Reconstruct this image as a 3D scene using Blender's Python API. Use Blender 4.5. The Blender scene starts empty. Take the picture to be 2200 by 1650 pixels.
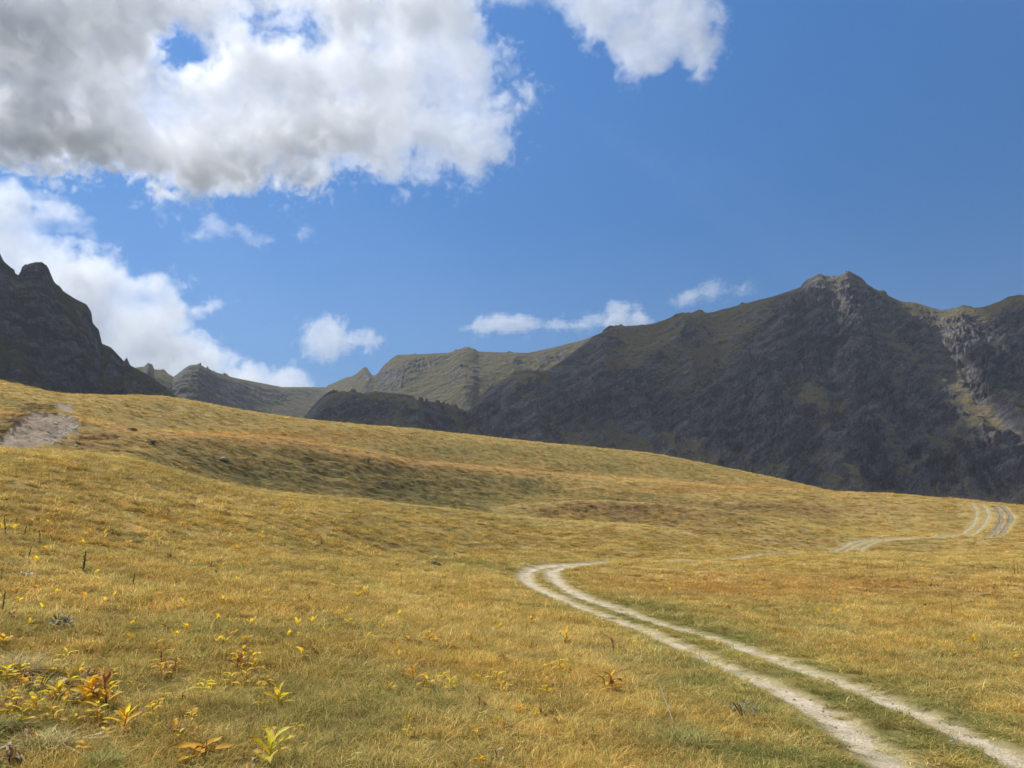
import bpy, math, random
import numpy as np
from mathutils import Vector, Matrix

# ------------------------------------------------------------------ camera, sky, sun, exposure
FPX = 1662.0; CX = 1100.0; CY = 825.0; PITCH = math.radians(10.4); EYE = 1.6
cp, sp = math.cos(PITCH), math.sin(PITCH)
sc = bpy.context.scene
COL = sc.collection
cam = bpy.data.cameras.new('camera'); cam_ob = bpy.data.objects.new('camera', cam); COL.objects.link(cam_ob); sc.camera = cam_ob
cam.sensor_width = 36; cam.lens = 36 * FPX / 2200; cam.clip_start = 0.1; cam.clip_end = 80000
cam_ob.rotation_euler = (math.pi / 2 + PITCH, 0, 0); cam_ob.location = (0, 0, EYE)

SUN_AZ, SUN_EL = math.radians(-52), math.radians(46)
LDIR = Vector((math.sin(SUN_AZ) * math.cos(SUN_EL), math.cos(SUN_AZ) * math.cos(SUN_EL), math.sin(SUN_EL)))
sun = bpy.data.lights.new('sun', 'SUN'); sun_ob = bpy.data.objects.new('sun', sun); COL.objects.link(sun_ob)
sun.energy = 4.0; sun.angle = math.radians(0.4); sun.color = (1.0, 0.955, 0.88)
sun_ob.rotation_euler = LDIR.to_track_quat('Z', 'Y').to_euler()

world = bpy.data.worlds.new('World'); sc.world = world; world.use_nodes = True
wn = world.node_tree; bg = wn.nodes['Background']
sky = wn.nodes.new('ShaderNodeTexSky'); sky.sky_type = 'NISHITA'; sky.sun_disc = False
sky.sun_elevation = SUN_EL; sky.sun_rotation = SUN_AZ; sky.altitude = 2000
sky.air_density = 1.0; sky.dust_density = 0.0; sky.ozone_density = 3.5
hs = wn.nodes.new('ShaderNodeHueSaturation'); hs.inputs['Saturation'].default_value = 1.24
wgeo = wn.nodes.new('ShaderNodeTexCoord'); wsep = wn.nodes.new('ShaderNodeSeparateXYZ'); wn.links.new(wgeo.outputs['Generated'], wsep.inputs[0])
wmap = wn.nodes.new('ShaderNodeMapRange'); wmap.inputs['From Min'].default_value = 0.18; wmap.inputs['From Max'].default_value = 0.60; wmap.inputs['To Min'].default_value = 0.44; wmap.inputs['To Max'].default_value = 0.80
wn.links.new(wsep.outputs[2], wmap.inputs[0])     # thin dry mountain air: the sky pales less towards the skyline
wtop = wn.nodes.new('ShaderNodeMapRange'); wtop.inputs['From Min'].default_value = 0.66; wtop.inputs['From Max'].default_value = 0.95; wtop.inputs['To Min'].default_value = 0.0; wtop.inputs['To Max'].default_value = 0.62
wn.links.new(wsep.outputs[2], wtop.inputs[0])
wmul = wn.nodes.new('ShaderNodeVectorMath'); wmul.operation = 'SCALE'; wn.links.new(sky.outputs[0], wmul.inputs[0]); wn.links.new(wmap.outputs[0], wmul.inputs['Scale'])
wn.links.new(wmul.outputs[0], hs.inputs['Color']); wfill = wn.nodes.new('ShaderNodeMix'); wfill.data_type = 'RGBA'; wfill.inputs[7].default_value = (6.5, 6.4, 6.2, 1)   # white fill light added overhead, above the view, to lift the shadows
wn.links.new(wtop.outputs[0], wfill.inputs[0]); wn.links.new(hs.outputs[0], wfill.inputs[6]); wn.links.new(wfill.outputs[2], bg.inputs[0]); bg.inputs[1].default_value = 0.15
sc.view_settings.view_transform = 'Standard'; sc.view_settings.look = 'None'; sc.view_settings.gamma = 1
sc.view_settings.exposure = 0.45
cy = sc.cycles
cy.max_bounces = 8; cy.diffuse_bounces = 3; cy.glossy_bounces = 2; cy.transmission_bounces = 3; cy.volume_bounces = 4
cy.transparent_max_bounces = 8; cy.volume_step_rate = 4; cy.volume_max_steps = 128
cy.use_adaptive_sampling = True; cy.adaptive_threshold = 0.025; cy.use_denoising = True

# ------------------------------------------------------------------ helpers
def pdir(x, y):
    u = (np.asarray(x, float) - CX) / FPX; v = (CY - np.asarray(y, float)) / FPX
    return np.stack(np.broadcast_arrays(u, cp - sp * v, sp + cp * v), -1)
def paz(x, y):
    d = pdir(x, y); return np.arctan2(d[..., 0], d[..., 1]), d[..., 2] / np.hypot(d[..., 0], d[..., 1])
def proj(x, y, z):                                  # z relative to the eye
    w = y * cp + z * sp; v = -y * sp + z * cp
    w = np.where(w > 1e-3, w, 1e-3)
    return CX + FPX * x / w, CY - FPX * v / w

def _grid(seed):
    r = np.random.RandomState(seed); a = r.rand(256, 256) * 2 * np.pi
    return np.cos(a).astype(np.float32), np.sin(a).astype(np.float32)
_G = {}
def perlin(x, y, seed=0):
    if seed not in _G: _G[seed] = _grid(seed)
    gx, gy = _G[seed]
    x = np.asarray(x, np.float64); y = np.asarray(y, np.float64)
    xi = np.floor(x); yi = np.floor(y); fx = (x - xi).astype(np.float32); fy = (y - yi).astype(np.float32)
    x0 = xi.astype(np.int64) & 255; y0 = yi.astype(np.int64) & 255; x1 = (x0 + 1) & 255; y1 = (y0 + 1) & 255
    u = fx * fx * fx * (fx * (fx * 6 - 15) + 10); v = fy * fy * fy * (fy * (fy * 6 - 15) + 10)
    a = gx[x0, y0] * fx + gy[x0, y0] * fy
    b = gx[x1, y0] * (fx - 1) + gy[x1, y0] * fy
    c = gx[x0, y1] * fx + gy[x0, y1] * (fy - 1)
    d = gx[x1, y1] * (fx - 1) + gy[x1, y1] * (fy - 1)
    return 1.5 * ((a + (b - a) * u) * (1 - v) + (c + (d - c) * u) * v)
def fbm(x, y, octv=4, gain=0.5, seed=0):
    s = 0; a = 1
    for i in range(octv):
        s = s + a * perlin(x * 2 ** i + 17.3 * i, y * 2 ** i - 9.1 * i, seed + i); a *= gain
    return s
def ridged(x, y, octv=4, gain=0.5, seed=0):
    s = 0; a = 1; w = 1
    for i in range(octv):
        n = 1 - np.abs(perlin(x * 2 ** i + 5.7 * i, y * 2 ** i + 3.3 * i, seed + i)) * 1.6
        n = n * n * w; s = s + a * n; w = np.clip(n * 1.5, 0, 1); a *= gain
    return s
def sstep(a, b, x):
    t = np.clip((x - a) / (b - a), 0, 1); return t * t * (3 - 2 * t)
def sdist(poly, X, Y, closed=True):
    p = np.array(poly, float); n = len(p); d = np.full(np.shape(X), 1e12); ins = np.zeros(np.shape(X), bool)
    for i in range(n if closed else n - 1):
        a = p[i]; b = p[(i + 1) % n]; e = b - a; wx = X - a[0]; wy = Y - a[1]
        t = np.clip((wx * e[0] + wy * e[1]) / (e @ e + 1e-9), 0, 1)
        d = np.minimum(d, (wx - e[0] * t) ** 2 + (wy - e[1] * t) ** 2)
        if closed and e[1] != 0:
            ins ^= (((a[1] <= Y) & (b[1] > Y)) | ((b[1] <= Y) & (a[1] > Y))) & (X < a[0] + (Y - a[1]) * e[0] / e[1])
    d = np.sqrt(d)
    return np.where(ins, d, -d) if closed else d
def catmull(pts, sub=6):
    p = np.array(pts, float); p = np.vstack([2 * p[0] - p[1], p, 2 * p[-1] - p[-2]]); out = []
    for i in range(1, len(p) - 2):
        for k in range(sub):
            t = k / sub
            out.append(0.5 * ((2 * p[i]) + (-p[i - 1] + p[i + 1]) * t + (2 * p[i - 1] - 5 * p[i] + 4 * p[i + 1] - p[i + 2]) * t * t + (-p[i - 1] + 3 * p[i] - 3 * p[i + 1] + p[i + 2]) * t ** 3))
    out.append(p[-2]); return np.array(out)

def tag(o, label=None, cat=None, group=None, kind=None):
    if label: o['label'] = label
    if cat: o['category'] = cat
    if group: o['group'] = group
    if kind: o['kind'] = kind
    return o
def mesh_np(name, V, Fq, mat=None, attrs=None, smooth=True, link=True, parent=None):
    """V (n,3); Fq (m,4) or (m,3) int faces or a list of both."""
    me = bpy.data.meshes.new(name)
    fl = Fq if isinstance(Fq, list) else [Fq]
    me.vertices.add(len(V)); me.vertices.foreach_set('co', np.ascontiguousarray(V, np.float32).ravel())
    idx = np.concatenate([f.ravel() for f in fl]).astype(np.int32)
    tot = np.concatenate([np.full(len(f), f.shape[1], np.int32) for f in fl])
    me.loops.add(len(idx)); me.loops.foreach_set('vertex_index', idx)
    me.polygons.add(len(tot)); me.polygons.foreach_set('loop_start', np.concatenate([[0], np.cumsum(tot)[:-1]]).astype(np.int32))
    me.polygons.foreach_set('use_smooth', np.full(len(tot), smooth))
    me.update(calc_edges=True)
    for k, a in (attrs or {}).items():
        a = np.asarray(a, np.float32)
        if a.ndim == 1:
            at = me.attributes.new(k, 'FLOAT', 'POINT'); at.data.foreach_set('value', a)
        else:
            at = me.attributes.new(k, 'FLOAT_COLOR', 'POINT')
            at.data.foreach_set('color', np.concatenate([a, np.ones((len(a), 1), np.float32)], 1).ravel())
    if mat: me.materials.append(mat)
    o = bpy.data.objects.new(name, me)
    if link: COL.objects.link(o)
    if parent: o.parent = parent
    return o
def empty(name, loc, rz=0):
    o = bpy.data.objects.new(name, None); COL.objects.link(o); o.location = loc; o.rotation_euler = (0, 0, rz); o.empty_display_size = 0.1
    return o

class NT:                                            # small node-tree writer
    def __init__(s, tree): s.t = tree; s.N = tree.nodes; s.K = tree.links
    def n(s, typ, ins=None, out=0, **kw):
        q = s.N.new(typ)
        for k, v in kw.items(): setattr(q, k, v)
        for k, v in (ins or {}).items():
            if isinstance(v, bpy.types.NodeSocket): s.K.new(v, q.inputs[k])
            else: q.inputs[k].default_value = v
        return q.outputs[out] if out is not None else q
    def m(s, op, *a): return s.n('ShaderNodeMath', dict(enumerate(a)), operation=op)
    def v(s, op, *a): return s.n('ShaderNodeVectorMath', dict(enumerate(a)), operation=op)
    def noise(s, vec, scale, det=3, rough=0.55, dist=0.0, out=0):
        return s.n('ShaderNodeTexNoise', {'Vector': vec, 'Scale': scale, 'Detail': det, 'Roughness': rough, 'Distortion': dist}, out)
    def mix(s, f, a, b, blend='MIX'):
        q = s.N.new('ShaderNodeMix'); q.data_type = 'RGBA'; q.blend_type = blend
        for i, v in ((0, f), (6, a), (7, b)):
            if isinstance(v, bpy.types.NodeSocket): s.K.new(v, q.inputs[i])
            else: q.inputs[i].default_value = v if i == 0 else (tuple(v) + (1,))[:4]
        return q.outputs[2]
    def ramp(s, f, stops):
        q = s.N.new('ShaderNodeValToRGB'); s.K.new(f, q.inputs[0]); e = q.color_ramp.elements
        while len(e) < len(stops): e.new(0.5)
        for i, (p, c) in enumerate(stops):
            e[i].position = p; e[i].color = (tuple(c) + (1,))[:4] if hasattr(c, '__len__') else (c, c, c, 1)
        return q.outputs[0]
def material(name):
    mt = bpy.data.materials.new(name); mt.use_nodes = True; mt.node_tree.nodes.clear(); t = NT(mt.node_tree)
    return mt, t
def finish(t, surf): t.n('ShaderNodeOutputMaterial', {'Surface': surf}, None)
def principled(t, col, rough=0.9, normal=None, spec=0.2):
    d = {'Base Color': col, 'Roughness': rough, 'Specular IOR Level': spec}
    if normal is not None: d['Normal'] = normal
    return t.n('ShaderNodeBsdfPrincipled', d)

# ------------------------------------------------------------------ the meadow: height field on a polar grid
# control lines over the ground: (reference column, reference row, distance in metres)
CTRL = [
    [(-400, 1650, 6.4), (0, 1650, 6.2), (600, 1650, 5.8), (1100, 1650, 6.1), (1600, 1650, 7.3), (2200, 1650, 10.3), (2600, 1650, 12)],
    [(-400, 1450, 8.8), (0, 1450, 9.2), (600, 1450, 9.8), (1100, 1450, 11.1), (1600, 1450, 14.5), (2200, 1450, 19.7), (2600, 1450, 21)],
    [(-400, 1300, 14), (0, 1300, 14.6), (600, 1300, 17), (1100, 1300, 25.7), (1600, 1300, 34), (2200, 1300, 43), (2600, 1300, 46)],
    [(-400, 1190, 20), (0, 1200, 21), (600, 1200, 31), (1100, 1205, 62), (1600, 1208, 74), (2200, 1212, 84), (2600, 1215, 88)],
    # crest of the near field
    [(-400, 930, 76), (0, 966, 76), (200, 978, 78), (300, 992, 80), (500, 1047, 84), (600, 1060, 86), (818, 1080, 92), (964, 1096, 97), (1140, 1118, 103), (1400, 1132, 110), (1600, 1172, 106), (1700, 1186, 104), (1900, 1192, 110), (2200, 1195, 115), (2600, 1200, 118)],
    # dip behind it
    [(-400, 930, 84), (0, 972, 84), (200, 984, 86), (300, 998, 92), (500, 1051, 112), (600, 1065, 120), (818, 1084, 128), (964, 1100, 132), (1140, 1118, 132), (1400, 1133, 134), (1600, 1176, 122), (1700, 1190, 122), (1785, 1189, 124), (1900, 1190, 126), (2200, 1190, 128), (2600, 1195, 130)],
    # low knoll / lip of the upper shelf
    [(-400, 905, 100), (0, 945, 100), (300, 978, 104), (500, 1036, 120), (700, 1065, 130), (900, 1084, 138), (1050, 1095, 142), (1180, 1083, 144), (1300, 1078, 146), (1500, 1094, 148), (1700, 1122, 146), (1830, 1152, 146), (2036, 1150, 150), (2200, 1152, 152), (2600, 1160, 155)],
    [(-400, 885, 118), (0, 905, 118), (300, 950, 120), (500, 985, 138), (700, 1010, 148), (900, 1035, 158), (1050, 1064, 160), (1180, 1080, 162), (1300, 1079, 162), (1500, 1095, 162), (1700, 1119, 162), (1830, 1147, 162), (2036, 1148, 166), (2200, 1149, 168), (2600, 1160, 170)],
    # crest of the orange ridge
    [(-400, 872, 132), (0, 888, 132), (150, 897, 134), (300, 928, 136), (467, 931, 154), (600, 942, 160), (709, 959, 164), (818, 977, 172), (890, 992, 178), (964, 997, 184), (1109, 1010, 192), (1254, 1024, 202), (1423, 1032, 212), (1545, 1045, 218), (1668, 1051, 222), (1783, 1056, 226), (1913, 1062, 228), (2036, 1072, 228), (2200, 1088, 225), (2600, 1125, 222)],
    [(-400, 871, 166), (0, 884, 158), (150, 892, 160), (300, 930, 174), (467, 935, 196), (600, 946, 204), (709, 962, 212), (818, 981, 218), (890, 997, 224), (964, 1003, 232), (1109, 1016, 240), (1254, 1030, 250), (1423, 1038, 258), (1545, 1051, 262), (1668, 1061, 266), (1783, 1069, 268), (1913, 1079, 270), (2036, 1089, 268), (2200, 1107, 266), (2600, 1146, 264)],
    # skyline of the far grass hill
    [(-400, 780, 225), (0, 829, 230), (50, 840, 232), (100, 856, 235), (160, 862, 240), (240, 860, 245), (330, 857, 250), (420, 868, 258), (500, 884, 266), (640, 905, 278), (900, 925, 295), (1200, 956, 312), (1400, 975, 322), (1600, 1014, 330), (1700, 1036, 334), (1783, 1056, 338), (1913, 1086, 340), (2200, 1115, 340), (2600, 1150, 340)],
]
rings = []
for line in CTRL:
    a = []
    for (x, y, r) in line:
        az, te = paz(x, y); a.append((az, r, r * te))
    a = np.array(a); a = a[np.argsort(a[:, 0])]; rings.append(a)

NAZ = 2300; AZ0, AZ1 = math.radians(-49), math.radians(49)
az_in = np.linspace(AZ0, AZ1, NAZ)
az_out = np.concatenate([np.linspace(math.radians(51), math.radians(309), 87)])
azs = np.concatenate([az_in, az_out])
R0, R1 = 2.5, 420.0
NR = 960
lr = np.linspace(math.log(R0), math.log(R1), NR); rr = np.exp(lr)

def ring_at(a, az):
    az = (az + np.pi) % (2 * np.pi) - np.pi
    def ev(col):
        y = np.interp(az, a[:, 0], a[:, col])
        # smooth the piecewise-linear lines by averaging shifted copies
        for s in (0.006, 0.012, 0.018): y = y + np.interp(az - s, a[:, 0], a[:, col]) + np.interp(az + s, a[:, 0], a[:, col])
        return y / 7
    return ev(1), ev(2)
kn_r = [np.full(len(azs), 0.5), np.full(len(azs), 2.5)]; kn_z = [np.full(len(azs), -1.6)] * 2
wrap = (azs + np.pi) % (2 * np.pi) - np.pi
backw = sstep(0.75, 1.8, np.abs(wrap))               # behind the camera the meadow flattens
for i, a in enumerate(rings):
    r_, z_ = ring_at(a, azs)
    rm = float(np.interp(0, a[:, 0], a[:, 1]))
    r_ = r_ * (1 - backw) + rm * backw; z_ = z_ * (1 - backw) + (-1.8 - 0.01 * rm * np.sin(wrap)) * backw
    kn_r.append(r_); kn_z.append(z_)
kn_r.append(np.full(len(azs), 420.0)); kn_z.append(kn_z[-1] - 14)
KR = np.log(np.array(kn_r)); KZ = np.array(kn_z)
H = np.empty((len(azs), NR), np.float64)
for j in range(len(azs)):
    x = KR[:, j]; y = KZ[:, j]; h = np.diff(x); dl = np.diff(y) / h
    m = np.zeros(len(x)); same = dl[1:] * dl[:-1] > 0
    w1 = 2 * h[1:] + h[:-1]; w2 = h[1:] + 2 * h[:-1]
    with np.errstate(divide='ignore', invalid='ignore'):
        hm = (w1 + w2) / (w1 / dl[:-1] + w2 / dl[1:])
    m[1:-1] = np.where(same, hm, 0); m[0] = dl[0]; m[-1] = dl[-1]
    k = np.clip(np.searchsorted(x, lr) - 1, 0, len(x) - 2); t = (lr - x[k]) / h[k]
    H[j] = y[k] * (1 + 2 * t) * (1 - t) ** 2 + m[k] * h[k] * t * (1 - t) ** 2 + y[k + 1] * t * t * (3 - 2 * t) + m[k + 1] * h[k] * t * t * (t - 1)
AZg, RRg = np.meshgrid(azs, rr, indexing='ij')
X = RRg * np.sin(AZg); Y = RRg * np.cos(AZg)
PX, PY = proj(X, Y, H)
infr = (np.abs(AZg) < 0.86) & (Y > 0)
# rolling undulation, tussock-scale lumps
far = sstep(8, 90, RRg)
H = H + fbm(X / 26, Y / 26, 3, .5, 3) * 0.35 * far * (1 - 0.6 * sstep(60, 120, RRg)) + fbm(X / 5, Y / 5, 3, .5, 8) * (0.05 + 0.10 * far) + fbm(X / 0.7, Y / 0.7, 3, .5, 12) * (0.018 + 0.03 * far)
# terracettes (cattle steps) on the shaded slope
def blob(x, y, rx, ry): return np.exp(-(((PX - x) / rx) ** 2 + ((PY - y) / ry) ** 2))
terr = np.clip(blob(560, 1000, 260, 34) + blob(860, 1040, 260, 40) + 0.8 * blob(230, 960, 130, 34) + 0.7 * blob(30, 925, 120, 40) + 0.5 * blob(1300, 1098, 240, 26) + 0.45 * blob(1640, 1095, 240, 22), 0, 1) * infr * (RRg > 78) * (RRg < 240)
ph = RRg / 3.6 + 0.9 * fbm(X / 40, Y / 22, 3, .5, 31) + 0.28 * fbm(X / 9, Y / 7, 2, .5, 35) - X / 24
saw = (ph % 1.0); saw = np.where(saw < .78, saw / .78, (1 - saw) / .22)
H = H + terr * (saw - .5) * (0.55 + 0.55 * fbm(X / 15, Y / 9, 2, .5, 37)) * 1.25
H = H + 0.30 * ridged(X / 9, Y / 4, 3, .55, 41) * sstep(70, 110, RRg) * (0.35 + terr)

def hz(x, y):                                         # ground height (eye-relative)
    az = np.arctan2(x, y); r = np.hypot(x, y)
    u = np.clip((az - AZ0) / (AZ1 - AZ0) * (NAZ - 1), 0, NAZ - 1.001); v = np.clip((np.log(np.maximum(r, R0)) - lr[0]) / (lr[1] - lr[0]), 0, NR - 1.001)
    i = u.astype(int); j = v.astype(int); fu = u - i; fv = v - j
    return (H[i, j] * (1 - fu) + H[i + 1, j] * fu) * (1 - fv) + (H[i, j + 1] * (1 - fu) + H[i + 1, j + 1] * fu) * fv
def cast(px, py, rmin=3.0):                           # a place on the ground seen at a reference pixel
    az, te = paz(px, py); az = float(az); te = float(te)
    u = (az - AZ0) / (AZ1 - AZ0) * (NAZ - 1); i = int(np.clip(u, 0, NAZ - 2)); f = u - i
    hcol = H[i] * (1 - f) + H[i + 1] * f
    k = np.nonzero((hcol >= rr * te) & (rr > rmin))[0]
    if not len(k): return None
    k = k[0]
    if k == 0: r = rr[0]
    else:
        d0 = rr[k - 1] * te - hcol[k - 1]; d1 = rr[k] * te - hcol[k]; t = d0 / (d0 - d1 + 1e-12); t = min(max(t, 0), 1); r = rr[k - 1] + (rr[k] - rr[k - 1]) * t
    return np.array([r * math.sin(az), r * math.cos(az), 0.0]) + np.array([0, 0, float(hz(np.array(r * math.sin(az)), np.array(r * math.cos(az))))]), r

# bare scree pocket and peat bank on the left: sunk a little with a sharp upper lip
SCREE = [(-40, 968), (0, 942), (35, 912), (62, 893), (100, 888), (150, 896), (168, 904), (163, 922), (140, 938), (118, 950), (75, 962), (40, 968)]
SCREE2 = [(118, 866), (150, 864), (162, 872), (160, 884), (150, 893), (128, 884), (118, 876)]
sd1 = np.where(infr & (RRg > 78) & (RRg < 260), 1.0, 0.0)
PX, PY = proj(X, Y, H)
jx = 9 * fbm(X / 2.2, Y / 2.2, 3, .55, 51); jy = 5 * fbm(X / 2.2, Y / 2.2, 3, .55, 57)
sub = (sd1 > 0) & (PX < 320)
S1 = np.full(H.shape, -99.0); S1[sub] = sdist(SCREE, (PX + jx)[sub], (PY + jy)[sub]); 
S2 = np.full(H.shape, -99.0); S2[sub] = sdist(SCREE2, (PX + jx)[sub], (PY + jy)[sub])
H = H - sstep(-1, 6, S1) * 0.25 + sstep(-20, -4, S1) * (1 - sstep(-3, 5, S1)) * 0.30 * (S1 > -50) * (PY < 915) - sstep(0, 2, S2) * 0.3
H = H + (S1 > 1) * (ridged(X / 3, Y / 3, 3, .5, 61) - .6) * 0.22
scree_mask = (S1 > 0) | (S2 > 1.5)

# wheel ruts traced as centre lines, laid on the ground
RUTS = [
    ([(1300, 1206.5), (1234, 1211), (1180, 1215), (1146, 1221), (1128, 1231), (1136, 1252), (1180, 1275), (1262, 1309), (1354, 1343), (1447, 1379), (1545, 1423), (1627, 1458), (1709, 1497), (1774, 1532), (1845, 1586), (1927, 1650), (1990, 1712)], 0.20),
    ([(1709, 1187), (1643, 1190), (1600, 1196), (1545, 1202), (1463, 1204.5), (1382, 1206), (1305, 1207.5), (1240, 1214), (1196, 1222), (1186, 1232), (1202, 1254), (1245, 1279), (1327, 1306), (1382, 1328), (1463, 1350), (1545, 1373), (1627, 1400), (1709, 1431), (1818, 1469), (1927, 1512), (2009, 1545), (2091, 1583), (2200, 1637), (2300, 1692)], 0.19),
    ([(1787, 1187), (1807, 1176), (1829, 1165), (1862, 1158.5), (1927, 1157), (1982, 1154.5), (2036, 1151)], 0.42),
    ([(1809, 1187), (1830, 1175), (1848, 1167), (1875, 1161.5), (1927, 1159)], 0.34),
    ([(1841, 1187), (1862, 1172), (1890, 1163), (1940, 1158)], 0.3),
    ([(2040, 1152), (2062, 1147), (2091, 1126), (2099, 1099), (2088, 1081)], 0.42),
    ([(2082, 1152), (2096, 1143), (2123, 1115), (2118, 1091), (2106, 1082)], 0.42),
    ([(2118, 1152), (2145, 1132), (2151, 1104), (2136, 1088)], 0.5),
    ([(2140, 1153), (2172, 1118), (2162, 1096), (2148, 1084)], 0.5),
]
rut_d = np.full(H.shape, 9.0)                        # distance to the nearest rut, in rut half-widths
rut_m = np.full(H.shape, 99.0)                       # the same in metres
rut_dark = np.zeros(H.shape)
ruts_xy = []
for ri, (pts, hw) in enumerate(RUTS):
    w = [];
    for (x, y) in catmull(pts, 5):
        c = cast(x, min(y, 1900), 60 if ri >= 2 else 3)
        if c is not None and (not w or np.hypot(*(c[0][:2] - w[-1])) < 45): w.append(c[0][:2])
    w = np.array(w)
    for _ in range(2): w[1:-1] = (w[:-2] + 2 * w[1:-1] + w[2:]) / 4
    ruts_xy.append(w)
    for a, b in zip(w[:-1], w[1:]):
        lo = np.minimum(a, b) - 3; hi = np.maximum(a, b) + 3
        rad = np.hypot(*((a + b) / 2)); ext = np.hypot(*(b - a)) + 3
        j0, j1 = np.searchsorted(rr, [max(rad - ext, R0), rad + ext]); an = math.atan2(*((a + b) / 2)); da = ext / max(rad, 3)
        i0, i1 = np.searchsorted(az_in, [an - da, an + da])
        if i1 <= i0 or j1 <= j0: continue
        xs = X[i0:i1, j0:j1]; ys = Y[i0:i1, j0:j1]; e = b - a
        t = np.clip(((xs - a[0]) * e[0] + (ys - a[1]) * e[1]) / (e @ e + 1e-9), 0, 1)
        d = np.hypot(xs - a[0] - e[0] * t, ys - a[1] - e[1] * t)
        rut_m[i0:i1, j0:j1] = np.minimum(rut_m[i0:i1, j0:j1], d)
        hwr = hw if ri >= 2 else float(np.interp(rad, [8, 16, 35, 60, 100], [.25, .26, .34, .50, .8])); q = d / hwr; cur = rut_d[i0:i1, j0:j1]; rut_dark[i0:i1, j0:j1] = np.where(q < cur, ri in (7, 8), rut_dark[i0:i1, j0:j1]); rut_d[i0:i1, j0:j1] = np.minimum(cur, q)
near = 1 - sstep(20, 60, RRg)
edge = 1 + 0.30 * fbm(X / 0.35, Y / 0.35, 3, .6, 71) * (0.4 + near * .6) + 0.35 * fbm(X / 2.5, Y / 2.5, 2, .5, 75)
edge = np.where(RRg > 100, .95 + .40 * fbm(X / 4, Y / 4, 3, .6, 77), edge)
path_mask = rut_d < edge
H = H - 0.065 * np.exp(-(rut_d / 1.15) ** 4) * near - 0.10 * np.exp(-rut_d ** 2) * (1 - near)
H = H - 0.05 * (1 - near) * rut_dark * (rut_d < 1.5)

# colour of the sward
def P3(*c): return np.array(c, np.float32)
GOLD = P3(.350, .235, .072); STRAW = P3(.43, .32, .125); OLIVE = P3(.225, .180, .062); GREEN = P3(.165, .155, .052); RUST = P3(.330, .165, .050); HEATH = P3(.19, .105, .050); BROWN = P3(.20, .14, .055); DKOL = P3(.150, .125, .052)
PX, PY = proj(X, Y, H)
def cmix(c, t, w): w = np.clip(w, 0, 1)[..., None]; return c * (1 - w) + t * w
n1 = fbm(X / 14, Y / 14, 4, .55, 101); n2 = fbm(X / 3.2, Y / 3.2, 4, .6, 111); n3 = fbm(X / 0.9, Y / 0.9, 3, .6, 121)
nf = np.where(RRg > 60, fbm(X / 40, Y / 22, 4, .55, 131), 0)
C = np.broadcast_to(GOLD, H.shape + (3,)).astype(np.float32).copy()
C = cmix(C, STRAW, 0.35 + 0.9 * n2)
C = cmix(C, OLIVE, sstep(-.1, .8, n1 + .5 * n2) * .6)
C = cmix(C, OLIVE, sstep(-.1, .6, n3 + .3 * n2) * (1 - sstep(7, 20, RRg)) * .35)
C = cmix(C, GREEN, sstep(.15, .8, n2 + .5 * n3) * (1 - sstep(8, 16, RRg)) * .18)
C = cmix(C, BROWN, sstep(.2, .8, -n1 + .5 * n3) * .4)
L2 = infr & (RRg > 95)
def zone(x, y, rx, ry, col, w):
    global C
    b = blob(x, y, rx, ry) * infr
    C = cmix(C, col, b * w * (0.75 + 0.5 * n1 + 0.3 * n2))
PXs = PX
for z in [
    (1750, 1262, 480, 26, RUST, .6), (1500, 1250, 250, 16, RUST, .25), (620, 938, 200, 14, RUST, .75), (850, 985, 160, 12, RUST, .8), (1100, 1008, 200, 9, RUST, .7), (1500, 1048, 260, 10, RUST, .55),
    (1300, 1088, 200, 14, HEATH, .75), (1650, 1092, 220, 16, HEATH, .65), (1300, 1115, 260, 12, OLIVE, .6), (480, 955, 140, 16, BROWN, .6), (800, 1010, 250, 20, HEATH, .55),
    (560, 1020, 330, 34, DKOL, .9), (950, 1062, 230, 34, DKOL, .95), (1010, 1080, 150, 24, GREEN, .45), (1000, 972, 320, 20, OLIVE, .75), (1350, 1006, 240, 16, OLIVE, .8), (700, 925, 120, 12, OLIVE, .3),  # the dark olive blobs add the slope's shade to its own tone
    (90, 880, 110, 16, OLIVE, .5), (200, 945, 90, 22, HEATH, .7), (30, 905, 60, 25, HEATH, .55), (1000, 1215, 260, 16, OLIVE, .6), (900, 1165, 240, 14, OLIVE, .35), (1500, 1150, 200, 8, OLIVE, .5), (1650, 1165, 200, 8, HEATH, .35),
    (100, 1600, 200, 60, OLIVE, .4), (600, 1570, 260, 50, OLIVE, .2), (1500, 1590, 220, 45, OLIVE, .25), (1050, 1610, 300, 45, OLIVE, .2)]:
    zone(*z)
# slope shade painted into the olive of the fold, crests painted paler
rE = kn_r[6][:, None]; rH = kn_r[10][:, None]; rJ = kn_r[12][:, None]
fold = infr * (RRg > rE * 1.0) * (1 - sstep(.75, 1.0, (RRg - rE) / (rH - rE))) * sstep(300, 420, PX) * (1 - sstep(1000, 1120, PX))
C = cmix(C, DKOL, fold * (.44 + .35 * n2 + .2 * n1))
rF = kn_r[7][:, None]; rG = kn_r[8][:, None]; rK = kn_r[9][:, None]
knoll = infr * (RRg > rF * .985) * (RRg < rG * 1.01) * sstep(1120, 1180, PX) * (1 - sstep(1500, 1640, PX))
C = cmix(C, HEATH, knoll * (.34 + .4 * n2 + .3 * n1)); C = cmix(C, STRAW, infr * np.exp(-((RRg - rG) / 2.2) ** 2) * (PX > 1050) * (PX < 1900) * .6)
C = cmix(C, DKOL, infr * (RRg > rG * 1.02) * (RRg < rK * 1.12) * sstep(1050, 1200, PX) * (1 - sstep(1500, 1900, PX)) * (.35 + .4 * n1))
C = cmix(C, STRAW, infr * sstep(.86, .98, RRg / rE) * (RRg < rE) * .65 * (PX < 1500))
C = cmix(C, P3(.46, .28, .11), infr * np.exp(-((RRg - rH * .985) / 5.5) ** 2) * .7)
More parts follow.
